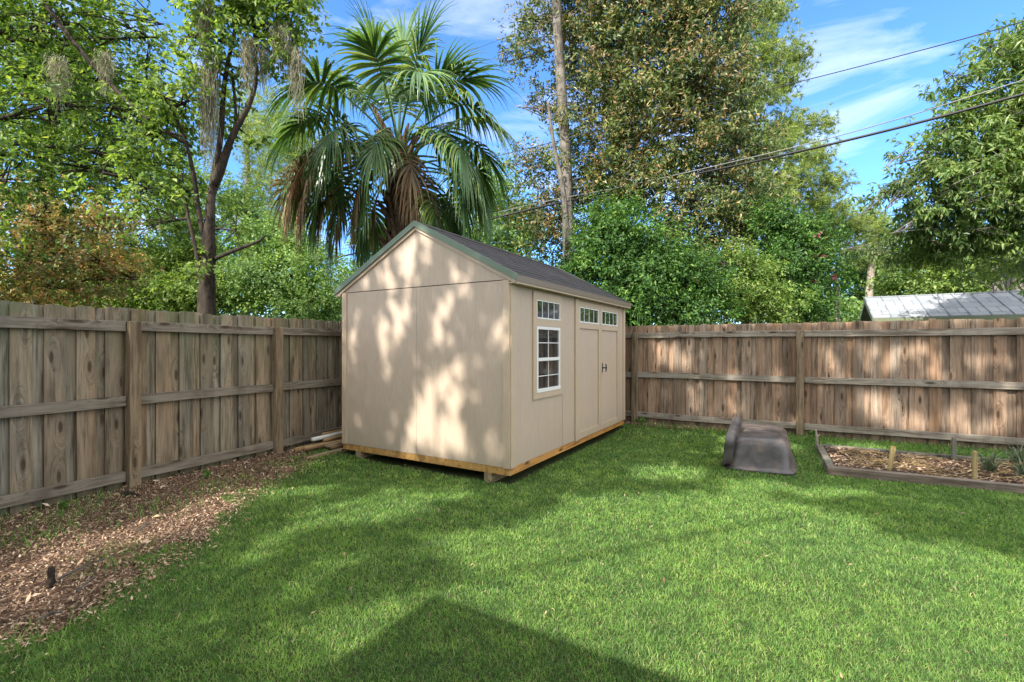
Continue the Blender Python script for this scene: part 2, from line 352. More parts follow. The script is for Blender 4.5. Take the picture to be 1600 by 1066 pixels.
# ------------------------------------------------------------------ ground, lawn soil, mulch bed
m, t = newmat('ground_soil_grass'); n = N(t)
g = n.noise(n.pos(), 3., 6, .6); g2 = n.noise(n.pos(), 60, 5, .7)
c = n.mix(n.ramp(g, [(.4, (0, 0, 0)), (.62, (1, 1, 1))]), (.035, .065, .018), (.06, .085, .028))
c = n.mix(n.ramp(g2, [(.45, (0, 0, 0)), (.6, (1, 1, 1))]), c, (.07, .06, .035)); n.out(c, .95, g2, .8, .02, spec=.1); M['soil_grass'] = m
m, t = newmat('mulch_soil'); n = N(t)
v = n('TexVoronoi', {'Vector': n.pos((1, 1, 1)), 'Scale': 48.}).outputs; g = n.noise(n.pos(), 5, 6, .65)
c = n.ramp(v['Color'], [(.1, (.05, .032, .022)), (.5, (.15, .095, .065)), (.9, (.30, .205, .145))]); c = n.mix(g, c, (.09, .062, .045), 'MIX')
n.out(c, .95, v['Distance'], .9, .02, spec=.1); M['mulch_soil'] = m
def grid_sheet(name, x0, x1, y0, y1, nx, ny, mat, zf, keep=None):
    xs, ys = np.meshgrid(np.linspace(x0, x1, nx), np.linspace(y0, y1, ny)); xs, ys = xs.ravel(), ys.ravel()
    v = np.stack([xs, ys, zf(xs, ys)], 1)
    i = np.arange((nx-1)*(ny-1)); a = i//(nx-1)*nx+i % (nx-1); f = np.stack([a, a+1, a+1+nx, a+nx], 1)
    if keep is not None: f = f[keep(v[f].mean(1))]
    return npmesh(name, v, f, mat, smooth=True)
o = grid_sheet('ground', -12, 14, -9, 16, 131, 126, M['soil_grass'], lambda x, y: gz(x, y))
# far ground ring reaching the horizon
mb = MB(); rr = [(-12, -9), (14, -9), (14, 16), (-12, 16)]; R0 = [(-900, -900), (900, -900), (900, 900), (-900, 900)]
mb.add([(x, y, -.03) for x, y in rr]+[(x, y, -.03) for x, y in R0], [[i, 4+i, 4+(i+1) % 4, (i+1) % 4][::-1] for i in range(4)])
# join the ring into the same sheet
me = o.data; import bmesh
bm = bmesh.new(); bm.from_mesh(me); vsx = [bm.verts.new(v) for v in mb.v]
for f in mb.f: bm.faces.new([vsx[i] for i in f])
bm.to_mesh(me); bm.free(); tag(o, kind='structure')
o = grid_sheet('mulch_ground', -8, 4, -2, 12, 241, 281, M['mulch_soil'], lambda x, y: gz(x, y)+.006, lambda c: region(c[:, 0], c[:, 1]) == 2)
tag(o, kind='structure')

# grass: blades, denser where the camera is near
def blades(name, pts, hgt, wid, mat, parent=None, lean=.75):
    k = len(pts); az = rng.uniform(0, 2*np.pi, k); ln = (lean*.45+np.abs(rng.normal(0, lean, k))).clip(.05, 1.3); d2 = rng.uniform(0, 2*np.pi, k)
    h = hgt*rng.uniform(.6, 1.25, k); w = wid*rng.uniform(.7, 1.3, k)
    dirh = np.stack([np.cos(az), np.sin(az), np.zeros(k)], 1); side = np.stack([np.cos(d2), np.sin(d2), np.zeros(k)], 1)
    up = np.array([0, 0, 1.])
    b = np.asarray(pts); l1 = ln*.45
    p1 = b+(dirh*np.sin(l1)[:, None]+up*np.cos(l1)[:, None])*(h*.55)[:, None]
    p2 = p1+(dirh*np.sin(ln*1.25)[:, None]+up*np.cos(ln*1.25)[:, None])*(h*.5)[:, None]
    s = side*(w/2)[:, None]
    v = np.stack([b-s, b+s, p1+s*.8, p1-s*.8, p2+s*.12, p2-s*.12], 1).reshape(-1, 3)
    i = np.arange(k)*6; f = np.stack([np.stack([i, i+1, i+2, i+3], 1), np.stack([i+3, i+2, i+4, i+5], 1)], 1).reshape(-1, 4)
    return npmesh(name, v, f, mat, parent)
m, t = newmat('grass_blade'); n = N(t)
col = n.ramp(n.rnd(), G((0, (.062, .145, .034)), (.4, (.142, .29, .072)), (.8, (.225, .40, .118)), (.955, (.35, .46, .18)), (1, (.55, .50, .30))))
bigp = n.noise(n.pos(coord='Object'), 1.1, 4, .6); midp = n.noise(n.pos(coord='Object'), 7., 3, .6)
col = n.mix(1., col, n.ramp(bigp, [(.35, (.86, .88, .9)), (.65, (1.16, 1.10, 1.0))]), 'MULTIPLY')
col = n.mix(1., col, n.ramp(midp, [(.32, (.62, .68, .7)), (.68, (1.3, 1.2, 1.1))]), 'MULTIPLY')
b = n('BsdfPrincipled', {'Base Color': col, 'Roughness': .55, 'Specular IOR Level': .3}); tr = n('BsdfTranslucent', {0: n.mix(1., col, (1.6, 1.7, .8), 'MULTIPLY')})
n('OutputMaterial', {0: n('MixShader', {0: .35, 1: b.outputs[0], 2: tr.outputs[0]}).outputs[0]}); M['grass'] = m
def scatter(n_, x0, x1, y0, y1, want):
    x = rng.uniform(x0, x1, n_); y = rng.uniform(y0, y1, n_); k = region(x, y) == want
    return x[k], y[k]
GP = []
for (y0, y1, dens, hg, wd) in ((-.6, .9, 3500, .034, .006), (.9, 2.6, 24000, .029, .0031), (2.6, 3.6, 16000, .030, .0040), (3.6, 5., 10000, .033, .0055), (5., 7., 5400, .036, .008), (7., 9.5, 3000, .040, .0105)):
    xm0, xm1 = -min(3.6, 1.15*y1+.5), min(1.15*y1+2.6, 9.)
    x, y = scatter(int(dens*(xm1-xm0)*(y1-y0)), xm0, xm1, y0, y1, 1)
    k = (np.abs(x) < 1.12*y+.35) | ((np.abs(x) < 1.12*y+2.6) & (rng.uniform(size=len(x)) < .35)); x, y = x[k], y[k]
    # blades thin out under the eaves and against the mulch
    GP.append((np.stack([x, y, gz(x, y)-.004], 1), hg, wd))
vs_, fs_ = [], []
tmp = [blades('grass', p, h_, w_, M['grass']) for p, h_, w_ in GP]
def join_np(objs, name, mat, parent=None, smooth=False):
    V, Fc, off = [], [], 0
    for ob in objs:
        me = ob.data; a = np.empty(len(me.vertices)*3, np.float32); me.vertices.foreach_get('co', a); V.append(a.reshape(-1, 3))
        l = np.empty(len(me.loops), np.int32); me.loops.foreach_get('vertex_index', l); k = me.polygons[0].loop_total
        Fc.append(l.reshape(-1, k)+off); off += len(me.vertices)
        bpy.data.objects.remove(ob); bpy.data.meshes.remove(me)
    return npmesh(name, np.concatenate(V), np.concatenate(Fc), mat, parent, smooth)
grass = join_np(tmp, 'lawn_grass', M['grass'])
tag(grass, 'short mown bright green lawn grass covering the yard', 'grass', kind='stuff')
# sparse longer grass in the mulch, along the right fence and by the skids
px_pat = [(20, 835, .5), (55, 800, .35), (120, 815, .3), (180, 870, .25), (385, 755, .3), (330, 770, .25), (250, 800, .3), (60, 1000, .3), (250, 870, .2), (60, 850, .25), (150, 790, .25), (430, 735, .15)]
P_ = []
for a, b_, r_ in px_pat:
    c = gnd(a, b_, .03); k = int(480*r_); q = rng.normal(0, r_*.5, (k, 2)); P_.append(np.stack([c.x+q[:, 0], c.y+q[:, 1]], 1))
q = rng.uniform(0, 1, (5200, 2)); lx_ = 1.9+q[:, 0]*4.5; ly_ = -.04-q[:, 1]**1.2*.42
P_.append(np.stack([RFo.x+lx_*math.cos(RFa)-ly_*math.sin(RFa), RFo.y+lx_*math.sin(RFa)+ly_*math.cos(RFa)], 1))
q = rng.uniform(0, 1, (900, 2)); lx_ = -.1+q[:, 0]*2.; ly_ = -.04-q[:, 1]*.25
P_.append(np.stack([RFo.x+lx_*math.cos(RFa)-ly_*math.sin(RFa), RFo.y+lx_*math.sin(RFa)+ly_*math.cos(RFa)], 1))
q = np.concatenate(P_); q = q[toloc(q[:, 0], q[:, 1], LFo, LFa)[1] < -.03]
tuft = blades('grass_tufts', np.stack([q[:, 0], q[:, 1], gz(q[:, 0], q[:, 1])], 1), .075, .0055, M['grass'], lean=.6)
tag(tuft, 'loose longer grass sprouting through mulch and along the fence foot', 'grass', kind='stuff')

# mulch chips and fallen leaves
m, t = newmat('mulch_chip'); n = N(t)
col = n.ramp(n.rnd(), G((0, (.045, .03, .021)), (.22, (.16, .10, .064)), (.5, (.32, .21, .135)), (.75, (.47, .325, .215)), (.95, (.60, .45, .32)), (1, (.62, .52, .40)))); n.out(col, .9, spec=.15); M['chip'] = m
def chips(name, x, y, z, smin, smax, mat, parent=None, tilt=.35):
    k = len(x); a = rng.uniform(0, 2*np.pi, k); L = rng.uniform(smin, smax, k); W_ = L*rng.uniform(.12, .42, k); t1 = rng.normal(0, tilt, k); t2 = rng.normal(0, tilt, k)
    u = np.stack([np.cos(a)*np.cos(t1), np.sin(a)*np.cos(t1), np.sin(t1)], 1)*L[:, None]/2
    w = np.stack([-np.sin(a)*np.cos(t2), np.cos(a)*np.cos(t2), np.sin(t2)], 1)*W_[:, None]/2
    c = np.stack([x, y, z+rng.uniform(.004, .022, k)], 1); bend = np.array([0, 0, 1.])*(L*rng.uniform(-.12, .18, k))[:, None]
    v = np.stack([c-u, c-w+bend*.5, c+u*rng.uniform(.7, 1, (k, 1)), c+w+bend], 1).reshape(-1, 3); i = np.arange(k)*4
    return npmesh(name, v, np.stack([i, i+1, i+2, i+3], 1), mat, parent)
x, y = scatter(620000, -6., 4.2, 1.2, 9.5, 2); k = (np.abs(x) < 1.15*y+.3); x, y = x[k], y[k]
big = chips('mulch', x, y, gz(x, y)+.004, .008, .032, M['chip'], tilt=.5)
x2 = np.concatenate([mulch_edge(yy := rng.uniform(1.5, 5.8, 5000))+rng.normal(.04, .10, 5000)]); 
edge = chips('edge', x2, yy, gz(x2, yy)+.012, .012, .04, M['chip'])
x3, y3 = scatter(11000, -6., 4.2, 1.2, 9., 2); lv = chips('litter', x3, y3, gz(x3, y3)+.02, .03, .08, M['chip'], tilt=.4)
mul = join_np([big, edge, lv], 'mulch', M['chip']); tag(mul, 'brown wood chip and dead leaf mulch between left fence and lawn', 'mulch', kind='stuff')

x, y = scatter(420, -3., 7., 1.5, 8.5, 1)
o = chips('fallen_leaves', x, y, gz(x, y)+.028, .018, .045, M['chip'], tilt=.5); tag(o, 'scattered small dry fallen leaves on the lawn', 'leaves', kind='stuff')
# ------------------------------------------------------------------ fences
def fence(name, org, ang, s0, s1, posts, matp, matr, label):
    root = empty(name, org, ang, label, 'fence')
    bays = [s0]+[p for p in posts if s0 < p < s1]+[s1]
    for p in posts:
        if not (s0 <= p <= s1): continue
        mb = MB(); w = .047; dx, dy = random.uniform(-.012, .012), random.uniform(-.006, .006)
        k = 10; pts = []
        for i in range(k+1):
            z = -.05+(1.62+.05)*i/k; e = .003*math.sin(i*1.7+p)
            pts += [(p-w+dx*i/k+e, -.062, z), (p+w+dx*i/k+e, -.062, z), (p+w+dx*i/k+e, .03, z), (p-w+dx*i/k+e, .03, z)]
        fs = [[3, 2, 1, 0], [4*k, 4*k+1, 4*k+2, 4*k+3]]
        for i in range(k):
            for j in range(4): a = 4*i+j; b_ = 4*i+(j+1) % 4; fs.append([a, b_, b_+4, a+4])
        mb.add(pts, fs).obj('post', M['post'], root, bevel=.006)
    for a, b_ in zip(bays[:-1], bays[1:]):
        for zt in (1.53, .856, .177):
            mb = MB(); g_ = .05 if a in posts else 0; h_ = .05 if b_ in posts else 0; k = 12; pts = []
            ph = random.uniform(0, 6); am = random.uniform(.002, .007)
            for i in range(k+1):
                s = a+g_+(b_-a-g_-h_)*i/k; dz = am*math.sin(ph+i/k*4)
                pts += [(s, -.012-am*math.cos(i*.9+ph), zt+dz), (s, .033, zt+dz), (s, .033, zt+.09+dz), (s, -.012-am*math.cos(i*.9+ph), zt+.09+dz)]
            fs = [[0, 1, 2, 3][::-1], [4*k, 4*k+1, 4*k+2, 4*k+3]]
            for i in range(k):
                for j in range(4): q_ = 4*i+j; r_ = 4*i+(j+1) % 4; fs.append([q_, r_, r_+4, q_+4])
            mb.add(pts, fs).obj('rail', matr, root, bevel=.004)
        mb = MB(); s = a+.01; i = 0
        def picket(sc, w, y0, zt, zb):
            t_ = .016; rot = random.gauss(0, .0035); ear = random.uniform(.016, .022); cup = random.uniform(-.004, .004)
            z0 = zb; prof = [(-w/2, z0), (w/2, z0), (w/2, zt-ear), (w/2-ear*.9, zt), (-w/2+ear*.9, zt), (-w/2, zt-ear)]
            pts = []
            for yy in (y0, y0+t_):
                for (u, z) in prof: pts.append((sc+u+rot*(z-.9), yy+cup*(abs(u)/(w/2)), z))
            mb.add(pts, [[0, 1, 2, 3, 4, 5], [11, 10, 9, 8, 7, 6]]+[[j, 6+j, 6+(j+1) % 6, (j+1) % 6] for j in range(6)])
        while s < b_-.03:
            w = random.uniform(.122, .134); zt = 1.737+random.uniform(-.006, .008)
            picket(s+w/2, w, .0345+random.uniform(0, .003), zt, random.uniform(.035, .085))
            picket(s+.165+random.uniform(-.004, .004), random.uniform(.128, .138), .060+random.uniform(0, .003), zt-.004+random.uniform(-.009, .006), random.uniform(.03, .10))
            s += random.uniform(.196, .210)
        mb.obj('picket_panel', matp, root)
    return root
fence('wooden_fence', LFo, LFa, -3.9, LMAX-.05, [-1.43, 1.0, 2.49, 4.93], M['picket_left'], M['rail'], 'grey green weathered board fence on the left beside the mulch, in shade')
fence('wooden_fence', RFo, RFa, RMIN+.06, 7.1, [-2.65, -.219, 2.207, 4.66], M['picket_right'], M['rail_right'], 'tan brown board fence at the back right behind the black tub and garden bed')

# ------------------------------------------------------------------ shed
shed = empty('garden_shed', SH, SA, 'beige gable roofed wooden storage shed on skids in the corner of the yard', 'shed')
ZB, ZS, ZM = .10, .178, 2.056
SLOPE = .524; ZR = 2.783; EO = .1034; OV = .0455
def roofz(y): return ZR-SLOPE*abs(y-SW/2)                # top of roof
mb = MB()
mb.box(0.012, SL-.012, .012, SW-.012, ZS-.002, 2.03)     # wall core
mb.obj('wall', M['siding'], shed)
gt = lambda y: roofz(y)-.055
mb = MB(); mb.box(-.004, .012, .075, SW/2-.0012, ZS, ZM-.004); mb.box(-.004, .012, SW/2+.0012, SW-.075, ZS, ZM-.004)
mb.obj('gable_siding', M['siding'], shed)
mb = MB(); mb.prism([(.0, ZM+.004), (SW, ZM+.004), (SW, gt(SW)), (SW/2, gt(SW/2)), (0, gt(0))][::-1], 'x', -.007, .012)
mb.obj('gable_peak', M['siding'], shed)
mb = MB(); mb.prism([(.0, 2.0), (SW, 2.0), (SW, gt(SW)), (SW/2, gt(SW/2)), (0, gt(0))], 'x', SL-.012, SL); mb.box(SL-.012, SL-.001, 0.02, SW-.02, ZS, 2.0); mb.obj('gable_siding', M['siding'], shed)
# corner boards
for (x0, x1, y0, y1) in ((-.019, .0118, -.004, .074), (-.004, .088, -.0185, .0115), (-.019, .0118, SW-.074, SW+.004), (SL-.085, SL+.012, -.0185, .0115)):
    z1 = ZM+.0 if x0 < -.01 else 2.035
    mb = MB(); mb.box(x0, x1, y0 if y0 > -.01 or x0 > -.01 else y0, y1, ZS-.004, z1); mb.obj('corner_board', M['trim'], shed, bevel=.002)
# long wall sheets with a groove between
def wallseg(a, b_, z0, z1, y=.0): return MB().box(a, b_, y, .0115, z0, z1)
mb = MB(); mb.box(.09, 1.598, -.002, .0115, ZS, 2.035); mb.obj('side_siding', M['siding'], shed)
for gx in (1.235,):
    MB().box(gx, gx+.003, -.0035, -.001, ZS, 2.0).obj('panel_seam', M['drip_brown'], shed)
MB().box(3.36, SL-.087, -.002, .0115, ZS, 2.035).obj('side_siding', M['siding'], shed)
MB().box(0.0, SL, SW-.0115, SW+.001, ZS, 2.035).obj('side_siding', M['siding'], shed)
# rim boards and skids
mb = MB(); mb.box(.0, .038, .0, SW, ZB, ZS-.003); mb.box(.0385, SL-.0385, .0, .038, ZB, ZS-.003); mb.box(SL-.038, SL, .0, SW, ZB, ZS-.003); mb.box(.0385, SL-.0385, SW-.038, SW, ZB, ZS-.003)
mb.obj('rim_board', M['skirt'], shed, bevel=.003)
for yy in (.22, SW-.31): MB().box(-.0, SL-.02, yy, yy+.09, -.01, ZB-.001).obj('skid', M['skid'], shed, bevel=.004)
# roof
roof = empty('roof', (0, 0, 0)); roof.parent = shed
for sgn in (0, 1):
    y_e = -EO if sgn == 0 else SW+EO; ye = roofz(y_e); m2 = SW/2
    mb = MB(); th = .035
    x0, x1 = -OV, SL+OV
    nrow = 11; vs2 = []
    # stepped courses of shingles
    for r_ in range(nrow):
        t0, t1 = r_/nrow, (r_+1)/nrow; ya, yb = y_e+(m2-y_e)*t0, y_e+(m2-y_e)*t1; za, zb_ = ye+(ZR-ye)*t0, ye+(ZR-ye)*t1
        mb.add([(x0+.006, ya, za+.007), (x1-.006, ya, za+.007), (x1-.006, yb, zb_+.001), (x0+.006, yb, zb_+.001), (x0+.006, ya, za-.004), (x1-.006, ya, za-.004), (x1-.006, yb, zb_-.004), (x0+.006, yb, zb_-.004)],
               [[0, 1, 2, 3], [4, 7, 6, 5], [0, 4, 5, 1], [1, 5, 6, 2], [2, 6, 7, 3], [3, 7, 4, 0]])
    mb.obj('shingles', M['shingle'], roof)
    mb = MB(); yi = y_e+(.004 if sgn == 0 else -.004)
    mb.add([(x0+.01, yi, ye-.005), (x1-.01, yi, ye-.005), (x1-.01, m2, ZR-.005), (x0+.01, m2, ZR-.005), (x0+.01, yi, ye-.03), (x1-.01, yi, ye-.03), (x1-.01, m2, ZR-.03), (x0+.01, m2, ZR-.03)],
           [[0, 1, 2, 3], [4, 7, 6, 5], [0, 4, 5, 1], [1, 5, 6, 2], [2, 6, 7, 3], [3, 7, 4, 0]]); mb.obj('roof_deck', M['trim'], roof)
    # rake drip edges (green grey) at both gables
    for xx, xs in ((x0-.003, x0+.004), (x1-.004, x1+.003)):
        mb = MB(); y2 = y_e-.004 if sgn == 0 else y_e+.004
        mb.prism([(y2, ye+.012), (m2, ZR+.014), (m2, ZR-.052), (y2, ye-.056)], 'x', xx, xs)
        mb.prism([(y2, ye+.0125), (m2, ZR+.0145), (m2, ZR+.011), (y2, ye+.009)], 'x', xs+.0002, xs+.03 if xs < 1 else xs-.03)
        mb.obj('rake_drip_edge', M['drip'], roof)
        mb = MB(); a0, a1 = (x0+.005, -.009) if xs < 1 else (SL+.002, x1-.006)
        y3 = y_e+.01 if sgn == 0 else y_e-.01
        mb.prism([(y3, ye-.034), (m2, ZR-.03), (m2, ZR-.088), (y3, ye-.088)], 'x', a0+.012, a1); mb.obj('rake_board', M['trim'], roof)
    # eave fascia
    s_ = -1 if sgn == 0 else 1
    mb = MB(); yo = y_e+s_*.004; mb.box(x0+.006, x1, min(yo, yo-s_*.004), max(yo, yo-s_*.004), ye-.058, ye+.004); mb.obj('eave_drip_edge', M['drip_brown'], roof)
    mb = MB(); yo2 = y_e+(-s_)*.004; mb.box(x0+.01, x1-.01, min(yo2, yo2-s_*.085), max(yo2, yo2-s_*.085), ye-.075, ye-.062); mb.obj('soffit', M['trim'], roof)
    mb = MB(); mb.box(x0+.01, x1-.01, min(y_e-s_*.0035, y_e-s_*.02), max(y_e-s_*.0035, y_e-s_*.02), ye-.078, ye-.02); mb.obj('fascia', M['trim'], roof)
mb = MB(); mb.add([(-OV, SW/2-.12, ZR-.12*SLOPE+.012), (SL+OV, SW/2-.12, ZR-.12*SLOPE+.012), (SL+OV, SW/2, ZR+.014), (-OV, SW/2, ZR+.014), (-OV, SW/2+.12, ZR-.12*SLOPE+.012), (SL+OV, SW/2+.12, ZR-.12*SLOPE+.012)], [[0, 1, 2, 3], [3, 2, 5, 4]]); mb.obj('ridge_cap', M['shingle'], roof)
# window: casing, transom above a double hung sash
def sash(parent, x0, x1, z0, z1, y, cols, rows, fr=.028, mun=.012, midrail=None, name='sash_frame', muntin_y=None):
    mb = MB()
    mb.box(x0, x1, y, .002, z1-fr, z1); mb.box(x0, x1, y-.004, .002, z0, z0+fr*1.25)
    mb.box(x0, x0+fr, y, .002, z0+fr*1.25, z1-fr); mb.box(x1-fr, x1, y, .002, z0+fr*1.25, z1-fr)
    if midrail: mb.box(x0+fr, x1-fr, y-.003, .002, midrail-.018, midrail+.018)
    mb.obj(name, M['white'], parent, bevel=.0015)
    MB().box(x0+fr*.8, x1-fr*.8, y+.014, y+.0165, z0+fr, z1-fr*.8).obj('pane', M['glass'], parent)
    yy = y+.0085
    for c_ in range(1, cols): xx = x0+(x1-x0)*c_/cols; MB().box(xx-mun/2, xx+mun/2, yy, yy+.005, z0+fr, z1-fr).obj('muntin', M['white'], parent)
    for r_ in rows: MB().box(x0+fr, x1-fr, yy-.0015, yy+.0035, r_-mun/2, r_+mun/2).obj('muntin', M['white'], parent)
win = empty('window', (0, 0, 0)); win.parent = shed
WX0, WX1, WZ0, WZ1 = .458, 1.205, .814, 1.988
gx0, gx1 = .541, 1.14
mb = MB(); cy0, cy1 = -.021, -.0021
mb.box(WX0, WX1, cy0, cy1, WZ1-.085, WZ1); mb.box(WX0, WX1, cy0, cy1, WZ0, WZ0+.066)
mb.box(WX0, gx0, cy0, cy1, WZ0+.0665, WZ1-.0855); mb.box(gx1, WX1, cy0, cy1, WZ0+.0665, WZ1-.0855); mb.box(gx0+.001, gx1-.001, cy0, cy1, 1.612, 1.694)
mb.obj('casing', M['trim'], win, bevel=.0015)
sash(win, gx0, gx1, 1.695, 1.902, -.0195, 4, [], fr=.012, mun=.009, name='transom_frame')
sash(win, gx0, gx1, .8815, 1.611, -.0205, 2, [1.06, 1.43], fr=.032, mun=.009, midrail=1.245)
# doors
DX0, DX1, DM = 1.684, 3.345, 2.512
mb = MB(); mb.box(1.60, 1.678, -.026, .0115, ZS-.008, 2.0); mb.obj('door_jamb', M['trim'], shed, bevel=.002)
mb = MB(); mb.box(3.35, 3.3595, -.022, .0115, ZS-.0, 2.0); mb.obj('door_jamb', M['trim'], shed)
mb = MB(); mb.box(1.68, 3.349, -.006, .0115, 1.992, 2.03); mb.obj('door_head', M['trim'], shed)
for (a, b_, g0, g1) in ((DX0, DM-.003, 1.76, 2.41), (DM+.003, DX1, 2.585, 3.275)):
    d = empty('door', (0, 0, 0)); d.parent = shed
    MB().box(a, b_, -.003, .0115, ZS-.006, 1.988).obj('door_panel', M['siding'], d)
    mb = MB(); st = .062; y0, y1 = -.020, -.0033
    mb.box(a, a+st, y0, y1, ZS-.004, 1.986); mb.box(b_-st, b_, y0, y1, ZS-.004, 1.986)
    mb.box(a+st+.0005, b_-st-.0005, y0+.0005, y1, ZS-.003, ZS+.085); mb.box(a+st+.0005, b_-st-.0005, y0+.0005, y1, 1.625, 1.70)
    mb.box(a+st+.0005, b_-st-.0005, y0+.0005, y1, 1.91, 1.985); mb.obj('door_frame', M['trim'], d, bevel=.0015)
    w_ = empty('transom_window', (0, 0, 0)); w_.parent = d
    sash(w_, a+st+.001, b_-st-.001, 1.701, 1.909, -.0195, 4, [], fr=.014, mun=.01, name='window_frame')
hd = MB(); hx, hz = 2.59, 1.075
hd.box(hx-.012, hx+.012, -.024, -.0175, hz-.07, hz+.07); hd.tube([(hx, -.02, hz+.0), (hx, -.075, hz)], .009, 8)
hd.tube([(hx-.012, -.078, hz-.055), (hx, -.08, hz), (hx-.012, -.078, hz+.055)], [.008, .011, .008], 8)
hd.obj('door_handle', M['black'], shed)

# ------------------------------------------------------------------ the house behind the camera (its roof corner shades the lawn)
hs = empty('house', (-.42+2.47*S.x/S.z, 2.63+2.47*S.y/S.z, 0), R(239.3), 'house behind the viewer whose eave corner shades the front of the lawn', 'house')
# local x runs away from the shed, local y runs to the right
MB().box(0, 9, 0, 12, 2.38, 2.47).obj('soffit', M['trim'], hs)
MB().add([(-.02, -.02, 2.472), (9.02, -.02, 2.472), (9.02, 12.02, 2.472), (-.02, 12.02, 2.472), (4.5, 4.5, 4.), (4.5, 7.5, 4.)], [[3, 2, 1, 0], [0, 4, 5, 3], [0, 1, 4], [1, 2, 5, 4], [2, 3, 5]]).obj('roof', M['shingle'], hs)
MB().box(.55, 8.5, .55, 11.5, 0.01, 2.379).obj('wall', M['house_wall'], hs)

# ------------------------------------------------------------------ foliage builders
def leafpos(blobs, n_, clump, sub=None, hollow=.45):
    """blobs: (centre, (rx,ry,rz), weight). returns positions and outward vectors"""
    wts = np.array([b_[2]*(b_[1][0]*b_[1][1]*b_[1][2])**(2/3) for b_ in blobs]); wts = wts/wts.sum(); P, O, Cn = [], [], []
    for (c, r_, w), wt in zip(blobs, wts):
        k = max(int(n_*wt), 8); ns = max(int(k/(sub or 45)), 3); c = np.array(c); r_ = np.array(r_)
        d = rng.normal(size=(ns, 3)); d /= np.linalg.norm(d, axis=1)[:, None]; rad = hollow+(1-hollow)*rng.uniform(0, 1, ns)**.6
        rad *= 1+.30*np.sin(d[:, 0]*5+c[0]*3)*np.sin(d[:, 2]*4+c[2]*3)+.22*np.sin(d[:, 0]*11+c[2]*5+d[:, 1]*7)+rng.normal(0, .10, ns)
        sc = c+d*r_*rad[:, None]; idx = rng.integers(0, ns, k)
        szs = clump*(rng.uniform(.35, 1.25, ns)**1.3)[idx]
        m_ = max(k//9, 4); sh = rng.integers(0, m_, k); own = rng.integers(0, ns, m_)      # leaves sit along short shoots
        so = rng.normal(size=(m_, 3))*np.array([.75, .75, .45])*clump; sd = d[own]*.8+rng.normal(size=(m_, 3))*.7+np.array([0, 0, .25]); sd /= np.linalg.norm(sd, axis=1)[:, None]
        sl = clump*rng.uniform(.5, 2.1, m_); idx = own[sh]; szs = sl[sh]
        off = so[sh]+sd[sh]*(rng.uniform(0, 1, k)*szs)[:, None]+rng.normal(size=(k, 3))*.13*szs[:, None]
        P.append(sc[idx]+off); O.append(d[idx]*.3+sd[sh]*.5); Cn.append(sc)
    return np.concatenate(P), np.concatenate(O), np.concatenate(Cn)
def leafmesh(name, P, O, ln, wd, mat, parent=None, droop=.3, upb=.8, shape='leaf'):
    k = len(P); nrm = O+np.array([0, 0, upb])+rng.normal(size=(k, 3))*.75; nrm /= np.linalg.norm(nrm, axis=1)[:, None]
    a = rng.normal(size=(k, 3))+O*.6+np.array([0, 0, -droop]); a -= nrm*(a*nrm).sum(1)[:, None]; a /= np.linalg.norm(a, axis=1)[:, None]
    b_ = np.cross(nrm, a); L = (ln*rng.uniform(.6, 1.3, k))[:, None]; W_ = (wd*rng.uniform(.7, 1.25, k))[:, None]
    tip = P+a*L-np.array([0, 0, 1.])*L*.18*rng.uniform(0, 1, (k, 1))
    v = np.stack([P, P+a*L*.42+b_*W_/2+nrm*W_*.18, tip, P+a*L*.42-b_*W_/2+nrm*W_*.18], 1).reshape(-1, 3); i = np.arange(k)*4
    # two triangles folded along the midrib
    f = np.stack([np.stack([i, i+1, i+2], 1), np.stack([i, i+2, i+3], 1)], 1).reshape(-1, 3)
    return npmesh(name, v, f, mat, parent)
def needles(name, Cn, per, ln, wd, mat, parent=None):
    k = len(Cn)*per; c = np.repeat(Cn, per, 0); d = rng.normal(size=(k, 3))+np.array([0, 0, .35]); d /= np.linalg.norm(d, axis=1)[:, None]
    s = np.cross(d, rng.normal(size=(k, 3))); s /= np.linalg.norm(s, axis=1)[:, None]; L = (ln*rng.uniform(.6, 1.2, k))[:, None]
    v = np.stack([c-s*wd/2, c+s*wd/2, c+d*L-np.array([0, 0, 1.])*L*.12], 1).reshape(-1, 3); i = np.arange(k)*3
    return npmesh(name, v, np.stack([i, i+1, i+2], 1), mat, parent)
def B(px, py, d, rx, ry, w=1., rd=None):
    c = pw(px, py, d); k = d/F; return (tuple(c), (rx*k, (rd if rd else (rx+ry)/2*k), ry*k), w)
def limbs(mb, start, blobs, r0, n=7, curve=.3, prob=1., subc=None, twig=.012):
    for (c, r_, w) in blobs:
        if random.random() > prob: continue
        s = Vector(start[min(range(len(start)), key=lambda i: (Vector(start[i])-Vector(c)).length+max(0, start[i][2]-c[2])*1.5)]); e = Vector(c)
        mid = s.lerp(e, .5)+Vector((random.uniform(-1, 1), random.uniform(-1, 1), random.uniform(-.2, 1)))*(e-s).length*curve*.4
        pts = spline([s, mid, e, e+(e-mid)*.5], 4); k = len(pts)
        mb.tube(pts, [r0*(1-.85*i/(k-1)) for i in range(k)], n, jit=.08)
        if subc is not None:
            q = subc[np.linalg.norm((subc-np.array(c))/np.array(r_), axis=1) < 1.25]
            for p in q[rng.permutation(len(q))[:14]]:
                b0 = pts[random.randrange(k//3, k)]; p = Vector(p)
                mm = b0.lerp(p, .5)+Vector((random.uniform(-.1, .1), random.uniform(-.1, .1), random.uniform(0, .15)))*(p-b0).length
                mb.tube([b0, mm, p], [twig*1.4, twig, twig*.4], 4, cap=False)
